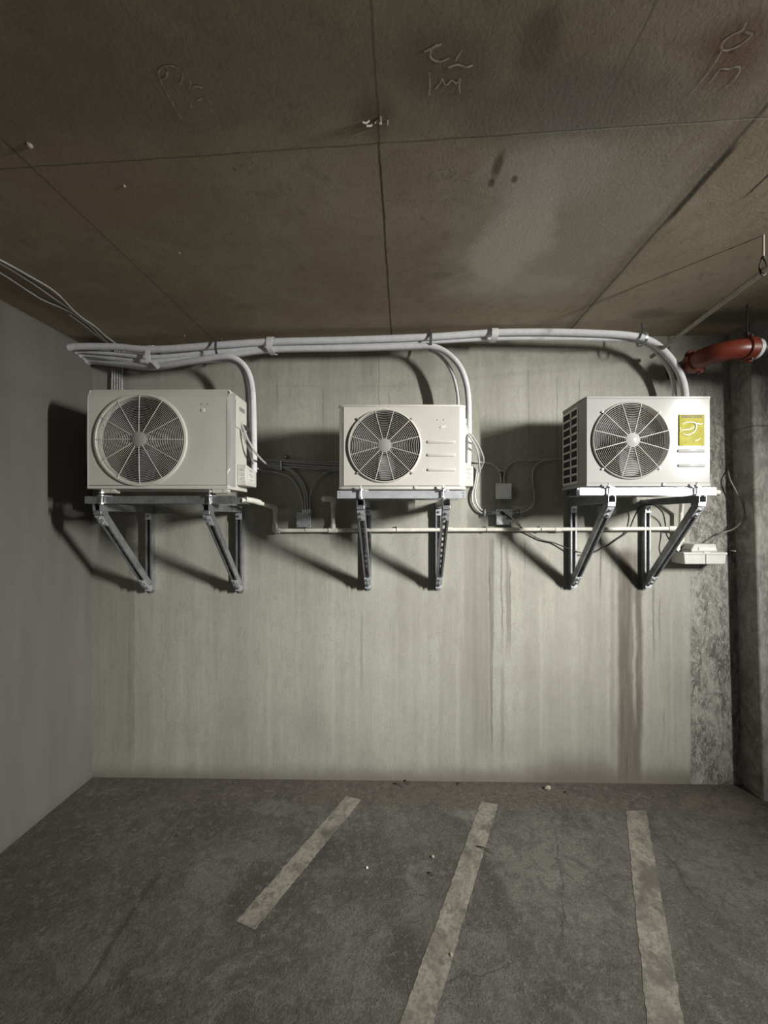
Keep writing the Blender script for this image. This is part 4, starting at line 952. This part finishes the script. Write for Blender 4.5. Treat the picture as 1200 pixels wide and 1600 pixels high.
# ------------------------------------------------------------------ chalk marks on the ceiling
def chalk(strokes, label, m='chalk', w=.0032):
    b = MB()
    for st in strokes:
        pp = smooth_path([PC(p[0], p[1], .0015) for p in st], 5) if len(st) > 2 else [PC(p[0], p[1], .0015) for p in st]
        n = len(pp); vs = []
        for i in range(n):
            d = (pp[min(i+1,n-1)]-pp[max(i-1,0)]); d.z = 0; d.normalize(); s_ = Vector((-d.y, d.x, 0)); ww = w*(.45+.4*random.random())
            vs += [pp[i]-s_*ww, pp[i]+s_*ww]
        fs = [(2*i, 2*i+1, 2*i+3, 2*i+2) for i in range(n-1)]; k = len(vs)
        b.add(vs+[v+Vector((0,0,.002)) for v in vs], fs+[tuple(j+k for j in f) for f in fs])
    tag(b.build('chalk_mark', M[m]), label, 'chalk mark')
chalk([[(262,112),(260,121),(252,124),(248,116),(252,106),(264,103),(278,106),(286,116),(284,128),(278,131)], [(250,122),(256,137),(268,158),(276,173),(285,187)]], 'faint chalk letter P with a long stem on the ceiling at the left', 'chalk_faint')
chalk([[(297,121),(298,130),(296,139)],[(300,138),(308,135),(317,138)],[(291,150),(297,160),(300,169)],[(308,158),(318,153),(326,156),(331,165),(330,174)]], 'small faint chalk figures beside the chalk letter P', 'chalk_faint', .003)
chalk([[(663,81),(678,74),(690,69)],[(684,69),(675,77),(673,88),(680,95),(690,96),(702,91)],[(722,78),(716,88),(712,96)],[(700,106),(715,101),(728,105),(739,102)],[(671,113),(672,130),(671,149)],[(681,139),(689,128),(691,122)],[(691,122),(697,133),(706,126),(713,131)],[(713,131),(720,122),(718,134),(719,146)]], 'bright chalk scrawl in two lines on the ceiling above the middle', 'chalk', .0034)
chalk([[(674,307),(674,290),(673,273)],[(673,273),(685,269),(700,266)],[(693,266),(698,276),(707,277),(716,268)],[(704,262),(710,270),(716,281)],[(716,280),(726,279),(735,281)],[(691,301),(703,300),(714,298)]], 'small chalk mark on the ceiling between the middle seam and the pale stain', 'chalk_faint', .003)
chalk([[(1166,35),(1160,47),(1140,57),(1128,70),(1132,79),(1150,74),(1168,62),(1175,54),(1166,50)],[(1130,76),(1116,100),(1100,122),(1079,148)],[(1108,131),(1118,118),(1126,108),(1140,108),(1154,104),(1156,112),(1146,126),(1134,136)]], 'large chalk letter on the ceiling near the upper right corner', 'chalk_faint', .0035)

# tie wires stuck in the ceiling, small bits
tw = []
for k, (p, q_, dr) in enumerate((((578,188),(566,191),.02), ((588,190),(572,197),.03), ((586,186),(594,193),.02), ((605,187),(606,194),.02), ((594,180),(596,196),.015))):
    a = PC(p[0], p[1], -.004); c = PC(q_[0], q_[1], dr); c = a+(c-a)*1.0
    b = MB(); b.tube([a, (a+c)/2+Vector((0,0,-.006)), c], .0028, 6); o = tag(b.build('tie_wire', M['tie']), ['leftmost bent tie wire end in the ceiling seam','longest bent tie wire end in the ceiling seam','crossed tie wire end in the ceiling seam','rightmost tie wire end in the ceiling seam','upright dark tie wire end in the ceiling seam'][k], 'wire', 'tie wire ends sticking from the ceiling seam')
for (px, py, r_, lb) in ((46,226,.009,'pale lump of mortar on the left ceiling seam'), (194,290,.005,'tiny pale nail head in the ceiling left of centre'), (280,395,.004,'tiny nail head in the ceiling above the pipe bundle'), (288,524,.004,'tiny pale speck on the ceiling right above the pipes')):
    q = PC(px, py); b = MB(); b.lathe((q.x,q.y,q.z), [(.0005,-r_*1.2),(r_*.7,-r_),(r_,-r_*.3),(r_,.003)], 'z', 8); tag(b.build('nail_head', M['tie']), lb, 'nail')

# ------------------------------------------------------------------ parking lines and litter on the floor
def line(quad, label):
    random.seed(int(quad[0][0])); a, b_, c, d = [PF(*q, .0) for q in quad]      # far left, far right, near right, near left
    n = 60; vs = []
    for i in range(n+1):
        f_ = i/n; l = a.lerp(d, f_); r = b_.lerp(c, f_); j1 = (random.random()-.5)*.007; j2 = (random.random()-.5)*.007
        for p, j in ((l, j1), (r, j2)): vs.append((p.x+j, p.y, floor_z(p.x+j)+.0020))
        for p, j in ((r, j2), (l, j1)): vs.append((p.x+j, p.y, floor_z(p.x+j)-.001))
    fs = [(i*4+k, i*4+(k+1)%4, (i+1)*4+(k+1)%4, (i+1)*4+k) for i in range(n) for k in range(4)]+[(0,1,2,3), (n*4+3,n*4+2,n*4+1,n*4)]
    m = MB(); m.add(vs, fs); tag(m.build('parking_line', M['paint']), label, 'parking line', 'worn white parking lines')
line([(541,1244),(564,1250),(398,1453),(369,1440)], 'left and shortest worn white parking line, slanting to lower left')
line([(751,1253),(778,1257),(664,1640),(610,1640)], 'middle worn white parking line below the outlet box')
line([(978,1268),(1009,1266),(1076,1640),(1015,1640)], 'rightmost worn white parking line')
def bit(px, py, r_, m, label, name, cat, sc=(1,1,.6)):
    q = PF(px, py); b = MB(); n = 9; vs = []; random.seed(px)
    for k, (rr_, hh) in enumerate(((.55,0),(1,.35),(.8,.8),(.25,1.0))):
        for i in range(n): a_ = 2*math.pi*i/n; j = .8+.4*random.random(); vs.append((q.x+r_*sc[0]*rr_*j*math.cos(a_), q.y+r_*sc[1]*rr_*j*math.sin(a_), q.z+r_*2*sc[2]*hh))
    fs = [(k*n+i, k*n+(i+1)%n, (k+1)*n+(i+1)%n, (k+1)*n+i) for k in range(3) for i in range(n)]+[tuple(range(n))[::-1], tuple(range(3*n, 4*n))]
    b.add(vs, fs); tag(b.build(name, M[m]), label, cat)
bit(573, 1357, .0075, 'stone', 'small bright white pebble on the floor between the left and middle lines', 'pebble', 'pebble')
bit(856, 1234, .020, 'leaf', 'pale crumpled scrap lying at the foot of the wall', 'litter_scrap', 'litter', (1.1,.6,.7))
bit(705, 1493, .008, 'leaf', 'small pale pebble on the near part of the middle line', 'pebble', 'pebble')
bit(676, 1340, .009, 'leaf', 'small dull pebble left of the middle parking line', 'pebble', 'pebble')
bit(277, 1306, .006, 'twig', 'dark crumb on the floor at the left', 'pebble', 'pebble')
for k, (p, q_, lb) in enumerate((((614,1224),(630,1230),'dark curled twig at the foot of the wall, left one'), ((632,1219),(638,1226),'dark curled twig at the foot of the wall, right one'), ((882,1237),(888,1243),'thin dark twig right of the pale scrap'), ((715,1226),(722,1224),'short dark twig near the wall above the middle line'), ((668,1364),(678,1369),'dark twig on the floor left of the middle line'), ((745,1322),(770,1334),'dark twig lying across the middle line'))):
    a = PF(*p, .004); c = PF(*q_, .004); m_ = (a+c)/2+Vector((0,0,.010)); b = MB(); b.tube(smooth_path([a, m_, c], 5), .0035, 6, rf=lambda f_: 1-.6*f_); tag(b.build('twig', M['twig']), lb, 'twig')
